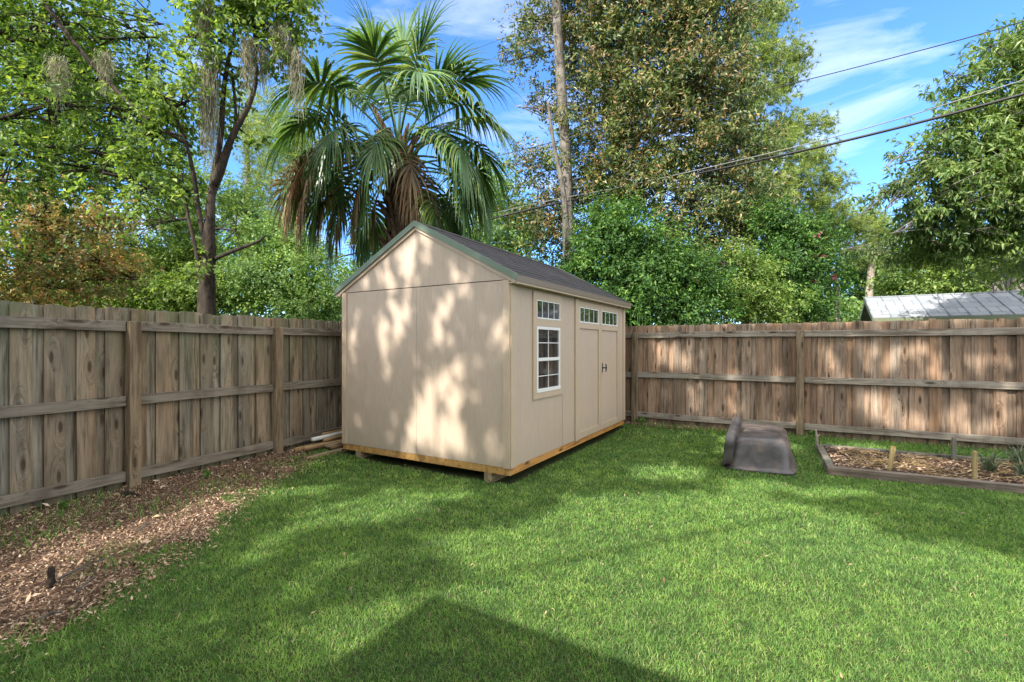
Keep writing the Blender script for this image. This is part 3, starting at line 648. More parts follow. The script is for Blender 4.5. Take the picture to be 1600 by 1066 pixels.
def tree(name, label, cat, trunk, rad, blobs, n_, clump, ln, wd, lm, bk, group=None, sub=45, droop=.3, upb=.8, hollow=.45, limb_r=.05, shape='leaf', per=26, extra=None, limbprob=1., twig=.012, trunk_n=12, sub_parts=None):
    base = Vector(trunk[0]); root = empty(name, (base.x, base.y, float(gz(base.x, base.y)) if abs(base.x) < 14 and base.y < 16 else 0), 0, label, cat, group)
    rl = Vector(root.location)
    P, O, Cn = leafpos(blobs, n_, clump, sub, hollow)
    pts = spline(trunk, 6); k = len(pts); mb = MB()
    ra = np.interp(np.linspace(0, 1, k), np.linspace(0, 1, len(rad)), rad)
    mb.tube(pts, list(ra), trunk_n, jit=.06)
    starts = [tuple(p) for p in pts[k//4:]]
    if extra:
        for q, r_ in extra:
            qq = spline(q, 5); mb.tube(qq, list(np.interp(np.linspace(0, 1, len(qq)), np.linspace(0, 1, len(r_)), r_)), 9, jit=.08); starts += [tuple(p) for p in qq[len(qq)//4:]]
    limbs(mb, starts, blobs, limb_r, prob=limbprob, subc=Cn, twig=twig)
    mb.v = [tuple(Vector(v)-rl) for v in mb.v]
    mb.obj('trunk', bk, root, smooth=True)
    P = P-np.array(rl); Cn = Cn-np.array(rl)
    if shape == 'needle': needles('crown', Cn[np.repeat(np.arange(len(Cn)), 5)]+rng.normal(size=(len(Cn)*5, 3))*clump, per, ln, wd, lm, root)
    else: leafmesh('crown', P, O, ln, wd, lm, root, droop, upb)
    return root

#TREES#
# far woods closing the view
k = 90000; a = rng.uniform(R(-60), R(60), k); d = rng.uniform(27, 33, k); hmax = 4.2+1.6*np.sin(a*9)+1.1*np.sin(a*23+1); z = hmax*rng.uniform(0, 1, k)**.8
P_ = np.stack([d*np.sin(a), d*np.cos(a), z], 1)+rng.normal(0, .15, (k, 3))
o = leafmesh('far_woods', P_, rng.normal(size=(k, 3))*.4, .26, .17, LM['soft']); tag(o, 'far off undergrowth of the woods seen low between the trees above the fences', 'woods', kind='stuff')


# left: tall canopy tree reaching in from the left edge
tree('canopy_tree', 'dark green broadleaf tree whose drooping boughs fill the upper left corner', 'tree',
     [(-9.6, 7.5, 0), (-9.2, 7.4, 3), (-8.7, 7.2, 6), (-8.3, 7., 8.5)], [.28, .22, .17, .09],
     [B(-30, 60, 7.5, 130, 90), B(90, 40, 7.2, 110, 80), B(180, 60, 7.6, 70, 60, .8), B(60, 170, 7., 110, 70), B(170, 180, 7.4, 80, 60, .9), B(-10, 280, 7.3, 80, 60), B(120, 260, 7.8, 90, 45, .8), B(215, 250, 8, 50, 40, .6), B(230, 130, 7.8, 40, 50, .35), B(20, -40, 7.3, 160, 60), B(-60, 400, 7.8, 70, 70), B(190, 20, 8.5, 60, 50, .5)],
     16500, .18, .09, .048, LM['dark'], M['bark_dark'], sub=34, hollow=.3, limb_r=.045, twig=.010)
tree('canopy_tree', 'yellow green sunlit tree filling the gap behind the dark upper left boughs', 'tree',
     [(-12., 12, 0), (-11.8, 12, 3.2), (-11.5, 11.8, 6.5), (-11., 11.8, 9)], [.25, .2, .14, .07],
     [B(40, 90, 11.5, 120, 90), B(150, 140, 12, 100, 80), B(40, 220, 11.5, 110, 70), B(170, 250, 12, 90, 60), B(240, 180, 12.3, 50, 60, .5), B(240, 300, 12, 60, 45, .6), B(120, 330, 12, 70, 40, .8)],
     24000, .24, .12, .07, LM['lime'], M['bark_dark'], sub=40, hollow=.25, limb_r=.06)
tree('autumn_tree', 'rust and green leaved tree above the far left end of the fence', 'tree',
     [(-10.3, 9.5, 0), (-10., 9.4, 1.6), (-9.4, 9.2, 3.2), (-8.8, 9., 4.2)], [.14, .12, .09, .05],
     [B(20, 330, 9, 80, 50), B(110, 360, 9.2, 75, 45), B(40, 410, 8.8, 90, 45), B(150, 410, 9.1, 60, 38), B(90, 450, 8.9, 90, 30), B(-30, 450, 9, 80, 50), B(190, 430, 9.4, 35, 35, .6), B(185, 340, 9.6, 45, 30, .5)],
     14000, .19, .09, .05, LM['rust'], M['bark_dark'], sub=36, hollow=.3, limb_r=.035)
mossy = tree('mossy_tree', 'multi stemmed dark trunked tree behind the left fence, leafy and hung with moss', 'tree',
     [pw(324, 590, 7), pw(323, 480, 7), pw(326, 390, 7), pw(331, 300, 7), pw(345, 210, 7), pw(352, 120, 7.), pw(372, 20, 7.1), pw(380, -90, 7.1)], [.14, .115, .09, .052, .038, .03, .024, .016],
     [B(350, 20, 7, 60, 50), B(420, 40, 7, 50, 55, .9), B(300, 60, 7.1, 35, 35, .35), B(340, 110, 7, 50, 40, .6), B(290, 160, 6.9, 50, 45, .8), B(240, 210, 6.9, 50, 45, .8), B(320, 170, 7.2, 30, 40, .6), B(220, 290, 7, 55, 40, .55), B(290, 300, 7.1, 40, 40, .45), B(360, 360, 7, 26, 40, .3), B(400, -30, 7, 90, 50, 1.), B(450, 10, 7, 30, 50, .6), B(370, 200, 7.2, 20, 50, .3), B(310, 430, 7.1, 25, 40, .25), B(250, 350, 7.2, 45, 30, .3)],
     11000, .16, .09, .052, LM['lime'], M['bark_dark'], sub=26, hollow=.2, limb_r=.026, twig=.008,
     extra=[([pw(326, 400, 7), pw(312, 340, 6.95), pw(300, 260, 6.9), pw(282, 200, 6.8), pw(255, 150, 6.7)], [.04, .034, .028, .02, .012]),
            ([pw(318, 460, 6.95), pw(306, 390, 6.9), pw(292, 330, 6.9), pw(284, 270, 6.9)], [.034, .028, .02, .012]),
            ([pw(333, 290, 7), pw(362, 215, 7), pw(388, 165, 7), pw(400, 120, 7), pw(396, 30, 7.1)], [.055, .045, .038, .028, .02]),
            ([pw(330, 310, 7), pw(350, 260, 7.1), pw(368, 190, 7.1), pw(362, 110, 7.1)], [.042, .034, .022, .015]),
            ([pw(335, 405, 7), pw(365, 392, 6.9), pw(402, 378, 6.9), pw(415, 368, 6.9)], [.03, .028, .02, .014]),
            ([pw(300, 230, 6.9), pw(250, 200, 6.8), pw(190, 150, 6.8), pw(110, 60, 6.8), pw(60, -10, 6.8)], [.02, .022, .026, .032, .036]),
            ([pw(290, 215, 6.9), pw(240, 205, 6.8), pw(180, 240, 6.8), pw(160, 270, 6.7)], [.02, .018, .012, .008])])

# spanish moss
def moss(px, py, d, wpx, hpx, k, label):
    c = pw(px, py, d); root_l = Vector(c); sc = d/F
    V, Fc = [], []
    for i in range(k):
        r_ = rng.normal(0, wpx*sc*.4); y_ = rng.normal(0, wpx*sc*.3); z = rng.uniform(-.25, .05)*hpx*sc; L = hpx*sc*rng.uniform(.25, 1.)*math.exp(-(r_/(wpx*sc))**2); x = r_
        seg = 12; w = .005; pts = []
        a = rng.uniform(0, 6)
        for j in range(seg+1):
            x += rng.normal(0, .013); y_ += rng.normal(0, .013)
            pts.append((x, y_, z-L*j/seg, w*(1-.6*j/seg)))
        b_ = len(V)
        for (qx, qy, qz, qw) in pts: V += [(qx-math.cos(a)*qw, qy-math.sin(a)*qw, qz), (qx+math.cos(a)*qw, qy+math.sin(a)*qw, qz)]
        for j in range(seg): Fc.append([b_+2*j, b_+2*j+1, b_+2*j+3, b_+2*j+2])
    o = npmesh('spanish_moss', np.array(V), np.array(Fc), LM['moss']); o.location = root_l
    tag(o, label, 'moss', 'grey moss beards hanging from the trees'); return o
moss(327, 90, 6.8, 17, 165, 260, 'long narrow moss beard hanging left of the mossy tree stems')
moss(388, 60, 6.8, 12, 85, 160, 'moss beard hanging between the right stems of the mossy tree')
moss(322, 0, 6.9, 14, 90, 150, 'moss beard at the top edge above the mossy tree fork')
moss(463, 80, 6.9, 12, 95, 170, 'moss beard dangling against the sky beside the palm')
moss(440, 40, 6.9, 20, 70, 170, 'ragged moss patch in the outer right twigs of the mossy tree')
moss(412, 70, 7., 10, 80, 110, 'thin moss beard right of the mossy tree main fork')
moss(165, 80, 6.8, 16, 70, 110, 'short moss beard among the dark upper left boughs')
moss(90, 90, 6.7, 18, 80, 110, 'wide moss beard nearest the left edge among dark boughs')

# ------------------------------------------------------------------ palm
def frond(root, base, az, el, pet, blade, mat, droop, nseg=60, name='frond', fold=0.5, curl=1.):
    """costapalmate leaf: arching petiole, short costa, drooping segments"""
    d = Vector((math.cos(az)*math.cos(el), math.sin(az)*math.cos(el), math.sin(el))); p = Vector(base); mb = MB(); pts = [p.copy()]; k = 8
    for i in range(k):
        d = (d+Vector((0, 0, -1))*.055*droop*curl).normalized(); p = p+d*pet/k; pts.append(p.copy())
    side = d.cross(Vector((0, 0, 1)));
    if side.length < .05: side = Vector((-math.sin(az), math.cos(az), 0))
    side.normalize(); tw = random.uniform(-.5, .5); side = Matrix.Rotation(tw, 3, d) @ side
    up = side.cross(d).normalized()
    # costa
    cp = [p.copy()]; cd = [d.copy()]; kc = 7; cl = blade*.42
    for i in range(kc):
        d = (d+Vector((0, 0, -1))*.13*droop).normalized(); p = p+d*cl/kc; cp.append(p.copy()); cd.append(d.copy())
    mb.tube(pts+cp[1:], [.024*(1-.6*i/(len(pts)+kc)) for i in range(len(pts)+kc)], 5)
    for s in range(nseg):
        u = s/(nseg-1)*2-1; sg = 1 if u > 0 else -1; t_ = 1-abs(u)            # u=0 at tip of costa
        ci = min(int(t_**.8*(kc+.99)), kc); o_ = cp[ci].copy(); dd = cd[ci]
        up_ = side.cross(dd).normalized(); ang = (1-t_)*R(118)+R(3)
        v = dd*math.cos(ang)+side*sg*math.sin(ang)*1.+up_*(.22*math.sin(ang)*fold)
        v.normalize(); L = blade*(.62+.38*t_)*random.uniform(.85, 1.08); q = o_.copy(); nst = 6; w0 = .0155*blade
        nn = v.cross(up_).normalized() ; strip = []
        gr = droop*random.uniform(.75, 1.35)
        for j in range(nst+1):
            f_ = j/nst; w_ = w0*(1.45 if f_ < .35 else max(.10, 1.45*(1-f_)/.65)); strip.append((q+nn*w_, q-nn*w_, q+up_*w_*.45))
            v = (v+Vector((0, 0, -1))*(.05+.52*f_**1.3)*gr+Vector((random.gauss(0, .022), random.gauss(0, .022), 0))).normalized()
            q = q+v*L/nst
        b_ = len(mb.v)
        for a, c, m_ in strip: mb.v += [tuple(a), tuple(m_), tuple(c)]
        for j in range(nst): i0 = b_+3*j; mb.f += [[i0, i0+1, i0+4, i0+3], [i0+1, i0+2, i0+5, i0+4]]
    return mb.obj(name, mat, root)
PD = 9.3; pb = pw(628, 330, PD); pbase = Vector((pb.x-.05, pb.y, 0))
palm = empty('palm_tree', pbase, 0, 'tall fan palm with drooping green fronds rising behind the shed', 'palm tree')
top = pw(622, 226, PD)-pbase; mb = MB()
mb.tube(spline([(0, 0, -.05), (.0, 0, 1.5), (.03, 0, 3.0), top*1. - Vector((0, 0, .5)), top], 5), list(np.interp(np.linspace(0, 1, 21), [0, .5, .8, 1], [.22, .20, .19, .10])), 14, jit=.05)
mb.obj('trunk', M['bark_palm'], palm, smooth=True)
mb = MB()       # old leaf bases criss-crossing on the trunk
for i in range(110):
    z = 1.9+(top.z-1.9)*(i/110)**.9; a = i*2.399; r0 = .19; o_ = Vector((math.cos(a)*r0, math.sin(a)*r0, z)); l = random.uniform(.2, .42)*(1 if i < 80 else 1.6)
    e = Vector((math.cos(a)*(r0+l*.55), math.sin(a)*(r0+l*.55), z+l*.9)); m_ = o_.lerp(e, .5)+Vector((math.cos(a), math.sin(a), 0))*-.03
    mb.tube([o_-Vector((0, 0, .12)), o_, m_, e], [.06, .07, .045, .022], 6)
mb.obj('leaf_bases', M['bark_palm'], palm, smooth=True)
random.seed(21)
def fr(az_deg, el_deg, pet, blade, droop, dz=0., mat='palm', **kw): frond(palm, top+Vector((0, 0, dz)), R(az_deg), R(el_deg), pet, blade, LM[mat], droop, **kw)
# azimuth 0 = right, 180 = left, 270 = towards the viewer
spec = [(75, 86, 1.6, 1.15, .45), (200, 80, 1.45, 1.15, .5), (330, 78, 1.5, 1.15, .5), (115, 68, 1.55, 1.15, .6), (250, 66, 1.3, 1.1, .75), (10, 62, 1.6, 1.2, .7), (170, 60, 1.65, 1.2, .7),
        (300, 55, 1.3, 1.1, .95), (60, 50, 1.5, 1.15, .8), (215, 48, 1.6, 1.15, .9), (345, 42, 1.6, 1.2, 1.), (140, 40, 1.55, 1.15, .9), (185, 38, 1.75, 1.2, .95), (25, 34, 1.6, 1.2, 1.), (262, 30, .8, .8, 1.3),
        (235, 26, 1.3, 1.1, 1.2), (320, 22, 1.45, 1.1, 1.25), (195, 20, 1.6, 1.15, 1.2), (90, 22, 1.5, 1.1, 1.1), (0, 16, 1.5, 1.15, 1.3), (160, 12, 1.5, 1.1, 1.3), (345, 4, 1.4, 1.15, 1.5), (205, 4, 1.45, 1.15, 1.5),
        (50, 5, 1.4, 1.1, 1.4), (125, 0, 1.4, 1.1, 1.4), (20, -10, 1.3, 1.1, 1.6), (185, -10, 1.45, 1.1, 1.6), (330, -20, 1.2, 1.05, 1.7), (350, -30, 1.2, 1.05, 1.7), (170, -30, 1.2, 1.05, 1.8), (95, 74, 1.5, 1.1, .6), (190, 70, 1.5, 1.15, .7), (355, 70, 1.5, 1.15, .6), (180, 52, 1.6, 1.15, .8), (0, 50, 1.6, 1.15, .8), (30, 25, 1.5, 1.1, 1.1), (150, 28, 1.5, 1.1, 1.1), (190, 8, 1.5, 1.1, 1.4), (355, 25, 1.5, 1.1, 1.1), (262, 48, .85, 1.05, 1.5), (240, 10, .8, 1.05, 1.7), (222, 34, 1.2, 1.1, 1.2), (318, 40, 1.2, 1.1, 1.2), (350, 14, 1.6, 1.15, 1.4), (192, 28, 1.6, 1.15, 1.2)]
for i, s_ in enumerate(spec): fr(s_[0]+random.uniform(-8, 8), s_[1], s_[2]*.92, s_[3]*1.07, s_[4]*1.25, dz=-.014*i)
for (az, el, pet, bl, dr) in ((192, -4, 1.55, .95, 2.1), (205, -30, 1.2, .9, 2.2), (310, -6, .55, .95, 2.3), (215, -45, .9, .85, 2.2), (178, -14, 1.5, .9, 2.2), (196, 8, 1.85, 1.05, 1.8), (186, 2, 1.8, 1.0, 1.9), (206, 2, 1.75, 1.0, 1.9), (190, 14, 1.9, 1., 1.8), (318, -14, .8, 1., 2.2), (214, 14, 1.75, 1.05, 1.9), (221, 8, 1.7, 1., 2.), (300, 24, .6, 1.05, 2.), (232, -10, 1., .9, 2.1), (340, -35, .9, .9, 2.2)):
    fr(az, el, pet, bl, dr, dz=-.35, mat='palm_dead', name='dead_frond', nseg=34)

# ------------------------------------------------------------------ trees behind
random.seed(5)
tree('shrubby_tree', 'pale green bushy tree behind the left fence right of the mossy trunk', 'tree',
     [(-6.2, 13.5, 0), (-6.1, 13.4, 1.5), (-6., 13.3, 3.5)], [.12, .09, .05],
     [B(455, 430, 13, 60, 40), B(420, 380, 13.5, 45, 40), B(490, 470, 12.6, 50, 30), B(395, 450, 12.6, 45, 35), B(470, 390, 13.8, 35, 30, .7), B(380, 330, 14, 30, 40, .6)],
     42000, .20, .075, .05, LM['soft'], M['bark_dark'], sub=40)
tree('shrubby_tree', 'bright green shrub low over the fence left of the mossy trunk', 'tree',
     [(-9.3, 13, 0), (-9.2, 13, 1.5), (-9.2, 13, 2.8)], [.12, .09, .05],
     [B(235, 450, 12.5, 60, 35), B(280, 420, 13, 40, 35), B(210, 400, 13.5, 45, 30, .8), B(285, 465, 12, 40, 30), B(330, 460, 12.5, 40, 35), B(160, 460, 12.5, 60, 30, .8), B(300, 370, 14, 40, 30, .6)],
     42000, .20, .085, .055, LM['lime'], M['bark_dark'], sub=40)
for (px, w_, lab, bl, nn) in ((470, .14, 'thin trunked pine seen left of the palm skirt', [B(470, 250, 20, 45, 60), B(430, 200, 20, 40, 50), B(480, 330, 20, 40, 30, .5)], 9000),
                     (385, .16, 'hazy tall pine between the mossy tree and the palm', [B(400, 220, 24, 45, 60), B(415, 290, 24, 45, 50), B(385, 330, 23, 40, 45), B(440, 350, 24, 45, 40), B(395, 150, 24, 30, 35, .6)], 12000)):
    d_ = 20 if px == 470 else 24
    tree('pine_tree', lab, 'tree', [pw(px, 540+F*H/d_, d_), pw(px, 400, d_), pw(px+2, 300, d_), pw(px, 180, d_)], [w_*1.2, w_, w_*.9, w_*.5], bl, nn, .3, .24, .02, LM['pine'], M['bark_grey'], shape='needle', sub=36, limb_r=.05, hollow=.2, per=22)
# far wood: countable trunks are trees, spread behind everything
for i, (px, d_, py, rx, ry, lm, lab) in enumerate([
     (-60, 22, 330, 120, 150, 'dark', 'far dark green tree at the extreme left beyond the rust leaves'), (150, 23, 400, 110, 90, 'soft', 'far pale tree showing through under the left canopy'), (300, 26, 330, 70, 110, 'soft', 'far tree seen between the mossy tree stems'),
     (560, 24, 400, 70, 80, 'soft', 'far pale green tree low behind the palm skirt'), (700, 25, 370, 90, 90, 'soft', 'far tree behind the palm trunk and shed ridge'), (800, 20, 350, 60, 90, 'soft', 'light green tree between the palm and the grey pine trunk'),
     (1370, 26, 430, 45, 60, 'soft', 'pale far tree above the left end of the metal roof'), (1290, 28, 400, 55, 80, 'lime', 'yellow green far tree left of the metal roof'), (1460, 24, 430, 80, 50, 'lime', 'bright far tree above the metal roof ridge'),
     (1620, 22, 420, 90, 90, 'holly', 'far green tree at the right edge above the metal roof'), (1230, 24, 440, 60, 70, 'dark', 'far dark tree behind the flowering shrub')]):
    b0 = pw(px, 0, d_); top_z = pw(px, py-ry*.4, d_).z
    tree('distant_tree', lab, 'tree', [(b0.x, d_, 0), (b0.x+.2, d_, top_z*.5), (b0.x-.1, d_, top_z)], [.2, .15, .06],
         [B(px+rx*random.uniform(-.75, .75), py+ry*random.uniform(-.8, .9), d_+random.uniform(-1, 1), rx*.55, ry*.42) for _ in range(7)]+[B(px, py+ry*1., d_, rx*.9, ry*.35)],
         15000, .34, .15, .10, LM[lm], M['bark_grey'], 'trees far beyond the fences', sub=36, limb_r=.06, hollow=.2)
# pine with the long bare grey trunk
tree('pine_tree', 'tall bare grey trunk rising between the palm and the magnolia', 'tree',
     [pw(889, 616, 13.3), pw(888, 380, 13.3), pw(884, 250, 13.3), pw(876, 120, 13.3), pw(869, 0, 13.3), pw(864, -140, 13.3)], [.18, .16, .15, .14, .13, .1],
     [B(860, -120, 14, 90, 60)], 6000, .3, .22, .02, LM['pine'], M['bark_grey'], shape='needle', limb_r=.03,
     extra=[([pw(888, 390, 12.15), pw(880, 300, 12.1), pw(866, 230, 12.1), pw(856, 160, 12.1)], [.08, .07, .05, .03])])
tree('magnolia_tree', 'huge dark magnolia with rust backed leaves behind the right fence', 'tree',
     [pw(962, 615, 14), pw(962, 430, 14), pw(966, 250, 14), pw(965, 60, 14), pw(968, -100, 14)], [.26, .22, .18, .13, .08],
     [B(1000, 20, 13.6, 110, 70), B(1100, 30, 13.6, 80, 70), B(930, 100, 13.8, 70, 60), B(1040, 120, 13.2, 100, 60), B(1120, 140, 13.6, 70, 60), B(950, 200, 13.8, 75, 60, .9), B(1060, 220, 13.2, 100, 60), B(1150, 240, 13.6, 55, 60), B(970, 290, 13.6, 70, 50), B(1090, 320, 13.2, 95, 60), B(1170, 340, 13.8, 50, 50), B(900, 280, 14, 45, 60, .6), B(1090, 410, 13.4, 90, 55), B(1140, 470, 13., 70, 40, .8), B(840, 30, 14, 50, 45, .45), B(820, 90, 14, 35, 35, .4), B(850, 170, 14.2, 40, 30, .3), B(830, 260, 14.2, 40, 30, .5), B(850, 330, 14, 50, 40, .7), B(1010, -60, 13.6, 140, 60), B(880, 380, 14.5, 60, 40, .7), B(900, 30, 14, 40, 50, .5)],
     135000, .22, .135, .05, LM['magnolia'], M['bark_grey'], sub=26, hollow=.35, limb_r=.045, upb=.3, twig=.014)
tree('evergreen_tree', 'rounded bright green tree in front of the magnolia beside the shed roof', 'tree',
     [pw(985, 645, 10.6), pw(985, 500, 10.6), pw(975, 420, 10.6), pw(965, 350, 10.6)], [.1, .09, .07, .04],
     [B(955, 345, 10.5, 48, 35), B(985, 375, 10.4, 65, 38), B(935, 395, 10.6, 50, 40), B(1030, 410, 10.3, 60, 38), B(970, 440, 10.2, 80, 40), B(1070, 440, 10.4, 50, 35), B(1020, 480, 10.2, 80, 38), B(1090, 480, 10.4, 60, 35), B(900, 430, 10.8, 35, 35, .8), B(1110, 420, 10.8, 35, 25, .6), B(950, 490, 10.2, 50, 30)],
     52000, .17, .085, .04, LM['holly'], M['bark_dark'], sub=24, limb_r=.03, hollow=.3)
tree('shrubby_tree', 'yellow green topped bush beside the dark shaded magnolia base', 'tree',
     [pw(1165, 640, 11), pw(1165, 500, 11), pw(1162, 430, 11)], [.08, .06, .03],
     [B(1150, 410, 11, 38, 22), B(1185, 430, 11, 30, 20), B(1160, 460, 10.9, 50, 35), B(1200, 480, 10.9, 45, 30)], 11000, .15, .075, .04, LM['lime'], M['bark_dark'], sub=34, hollow=.4)
fl = tree('crape_myrtle', 'green shrub with a few pink blooms above the right fence', 'tree',
     [pw(1260, 630, 12), pw(1262, 500, 12), pw(1258, 400, 12)], [.09, .07, .04],
     [B(1220, 360, 12, 45, 30), B(1265, 370, 12, 45, 30), B(1230, 410, 11.8, 60, 30), B(1275, 430, 12, 40, 30, .8), B(1225, 460, 11.8, 60, 30), B(1270, 485, 11.8, 45, 20), B(1205, 340, 12.2, 35, 22, .7)],
     24000, .16, .085, .042, LM['holly'], M['bark_dark'], sub=34, hollow=.35)
Pp, Oo, _ = leafpos([B(1280, 367, 11.6, 9, 4), B(1270, 440, 11.5, 4, 3), B(1308, 432, 11.5, 4, 4), B(1282, 402, 11.5, 4, 3), B(1290, 370, 11.6, 5, 3)], 260, .05, 20)
leafmesh('blossom', Pp-np.array(fl.location), Oo, .05, .04, LM['pink'], fl)
tree('pine_tree', 'tall pine with fluffy yellow green boughs to the right of the magnolia', 'tree',
     [pw(1170, 570, 22), pw(1172, 350, 22), pw(1165, 150, 22), pw(1160, -60, 22)], [.3, .26, .2, .12],
     [B(1180, 20, 21.5, 45, 35), B(1215, 15, 22, 25, 22, .7), B(1195, 85, 21.5, 45, 28), B(1245, 90, 22, 25, 18), B(1225, 130, 21.6, 30, 20), B(1180, 150, 21.5, 40, 25), B(1230, 195, 22, 40, 22), B(1280, 195, 22, 25, 14), B(1200, 230, 21.5, 50, 25), B(1270, 245, 21.7, 45, 20), B(1230, 280, 21.5, 55, 28), B(1295, 285, 22, 30, 22), B(1280, 320, 22, 45, 18), B(1200, 310, 21.6, 45, 25)],
     30000, .24, .24, .022, LM['pine'], M['bark_grey'], shape='needle', sub=34, hollow=.15, limb_r=.07, per=26)
tree('pine_tree', 'thin pale stemmed far tree above the metal roof left end', 'tree',
     [pw(1360, 580, 24), pw(1358, 470, 24), pw(1364, 400, 24), pw(1368, 350, 24)], [.22, .18, .14, .08],
     [B(1350, 350, 24, 45, 28), B(1330, 390, 24, 40, 25), B(1400, 400, 24.5, 40, 25, .8), B(1380, 370, 24, 30, 22), B(1330, 350, 24, 40, 25), B(1290, 350, 24, 40, 22)],
     13000, .3, .22, .022, LM['pine'], M['bark_pale'], shape='needle', sub=36, hollow=.2, per=22)
mb = MB(); sp = [pw(1309, 620, 12.6), pw(1308, 500, 12.6), pw(1306, 455, 12.6), pw(1305, 432, 12.6)]; l0 = Vector((sp[0].x, sp[0].y, 0))
mb.tube([p-l0 for p in spline(sp, 4)], list(np.linspace(.085, .065, 13)), 9, jit=.05); mb.tube([Vector(sp[3])-l0, pw(1302, 415, 12.6)-l0], [.03, .01], 5); mb.tube([Vector(sp[2])-l0, pw(1290, 447, 12.5)-l0], [.02, .01], 5)
o = mb.obj('dead_trunk', M['bark_pale'], None, smooth=True); o.location = l0; tag(o, 'pale dead tree snag standing behind the right fence left of the metal roof', 'dead tree')
# tree on the right with long drooping leaves
tree('drooping_tree', 'large tree with long glossy drooping leaves hanging in from the right edge', 'tree',
     [pw(1578, 590, 16), pw(1577, 480, 16), pw(1574, 410, 16), pw(1590, 300, 14), pw(1620, 180, 12)], [.19, .17, .15, .12, .08],
     [B(1575, 100, 10, 50, 30, .7), B(1510, 130, 10.2, 35, 25, .5), B(1590, 170, 10, 60, 40), B(1500, 190, 10.2, 45, 28, .8), B(1560, 230, 10, 70, 38), B(1460, 240, 10.3, 40, 28, .8), B(1530, 280, 10, 80, 38), B(1430, 285, 10.2, 38, 20, .7), B(1390, 300, 10.2, 30, 18, .5), B(1590, 320, 10, 60, 38), B(1480, 330, 10.2, 60, 32), B(1550, 370, 10.3, 70, 30), B(1440, 350, 10.6, 45, 25, .6), B(1480, 395, 11, 55, 22, .8), B(1600, 420, 10.5, 40, 22, .5), B(1620, 60, 10, 50, 40), B(1660, 200, 10, 60, 120), B(1560, 420, 11.5, 50, 16, .5), B(1420, 390, 11.5, 45, 25, .6)],
     40000, .17, .15, .048, LM['long'], M['bark_grey'], sub=22, droop=1.3, upb=.5, hollow=.2, limb_r=.02, twig=.006,
     extra=[([pw(1556, 590, 17), pw(1555, 480, 17), pw(1558, 415, 17)], [.15, .14, .12]), ([pw(1592, 590, 16.5), pw(1590, 470, 16.5), pw(1600, 400, 16.5)], [.15, .14, .12])])
tree('evergreen_tree', 'mid green leafy tree just above the metal roof at the right', 'tree',
     [pw(1480, 590, 20), pw(1480, 480, 20), pw(1485, 420, 20)], [.15, .12, .07],
     [B(1460, 440, 19, 60, 30), B(1530, 440, 19, 60, 28), B(1590, 440, 19.5, 50, 28), B(1420, 450, 19.5, 40, 25), B(1500, 400, 20, 70, 30)], 26000, .26, .14, .08, LM['lime'], M['bark_grey'], sub=36)
# strap leaved plant peeping over the fence by the shed
pt = pw(998, 540+F*H/9, 9.); k = 26; q = rng.normal(0, .2, (k, 2))
o = blades('strap_plant', np.stack([q[:, 0], q[:, 1]*.5, np.zeros(k)], 1), 1.86, .022, LM['weed'], lean=.07); o.location = (pt.x, 9., 0); tag(o, 'upright strap leaved plant peeping over the fence beside the shed', 'plant')

# ------------------------------------------------------------------ neighbour's outbuilding
rl0, rl1 = pw(1351, 466, 15.5), None
nb = empty('outbuilding', (rl0.x, rl0.y, 0), R(-31), 'low outbuilding with pale metal shingle roof and green fascia beyond the right fence', 'building')
hr = rl0.z; he = 2.22; hw = 1.9; LB = 11.
for sg in (-1, 1):
    mb = MB(); ye = sg*hw; mb.add([(0, 0, hr), (LB, 0, hr), (LB, ye, he), (0, ye, he), (0, 0, hr-.03), (LB, 0, hr-.03), (LB, ye, he-.03), (0, ye, he-.03)], [[0, 1, 2, 3], [4, 7, 6, 5], [0, 4, 5, 1], [1, 5, 6, 2], [2, 6, 7, 3], [3, 7, 4, 0]]); mb.obj('roof_panel', M['metal_shingle'], nb)
    mb = MB(); mb.box(.02, LB, min(ye, ye-sg*.03), max(ye, ye-sg*.03), he-.17, he-.035); mb.obj('fascia', M['house_green'], nb)
    mb = MB(); mb.prism([(0, hr-.034), (ye, he-.034), (ye, he-.17), (0, hr-.17)], 'x', .0, .03); mb.obj('rake_board', M['house_green'], nb)
MB().tube([(0, 0, hr+.01), (LB, 0, hr+.01)], .03, 8).obj('ridge_cap', M['metal_shingle'], nb)
MB().prism([(-hw+.45, 0), (hw-.45, 0), (hw-.45, he-.1), (0, hr-.12), (-hw+.45, he-.1)], 'x', .9, LB-.3).obj('wall', M['house_green'], nb)
mb = MB()
for i in range(20): mb.box(.3+i*.55, .35+i*.55, -hw+.02, -hw+.5, he-.13, he-.04)
mb.obj('rafter_tails', M['trim'], nb)
mb = MB()
for i in range(26): mb.prism([(-.0, hr+.002), (-hw, he+.002), (-hw, he+.022), (0, hr+.022)], 'x', .02+i*.42, .04+i*.42)
mb.obj('roof_ribs', M['metal_shingle'], nb)
MB().box(1.25, 1.4, -hw-.012, -hw-.001, he-.30, he-.06).obj('bracket', M['trim'], nb)

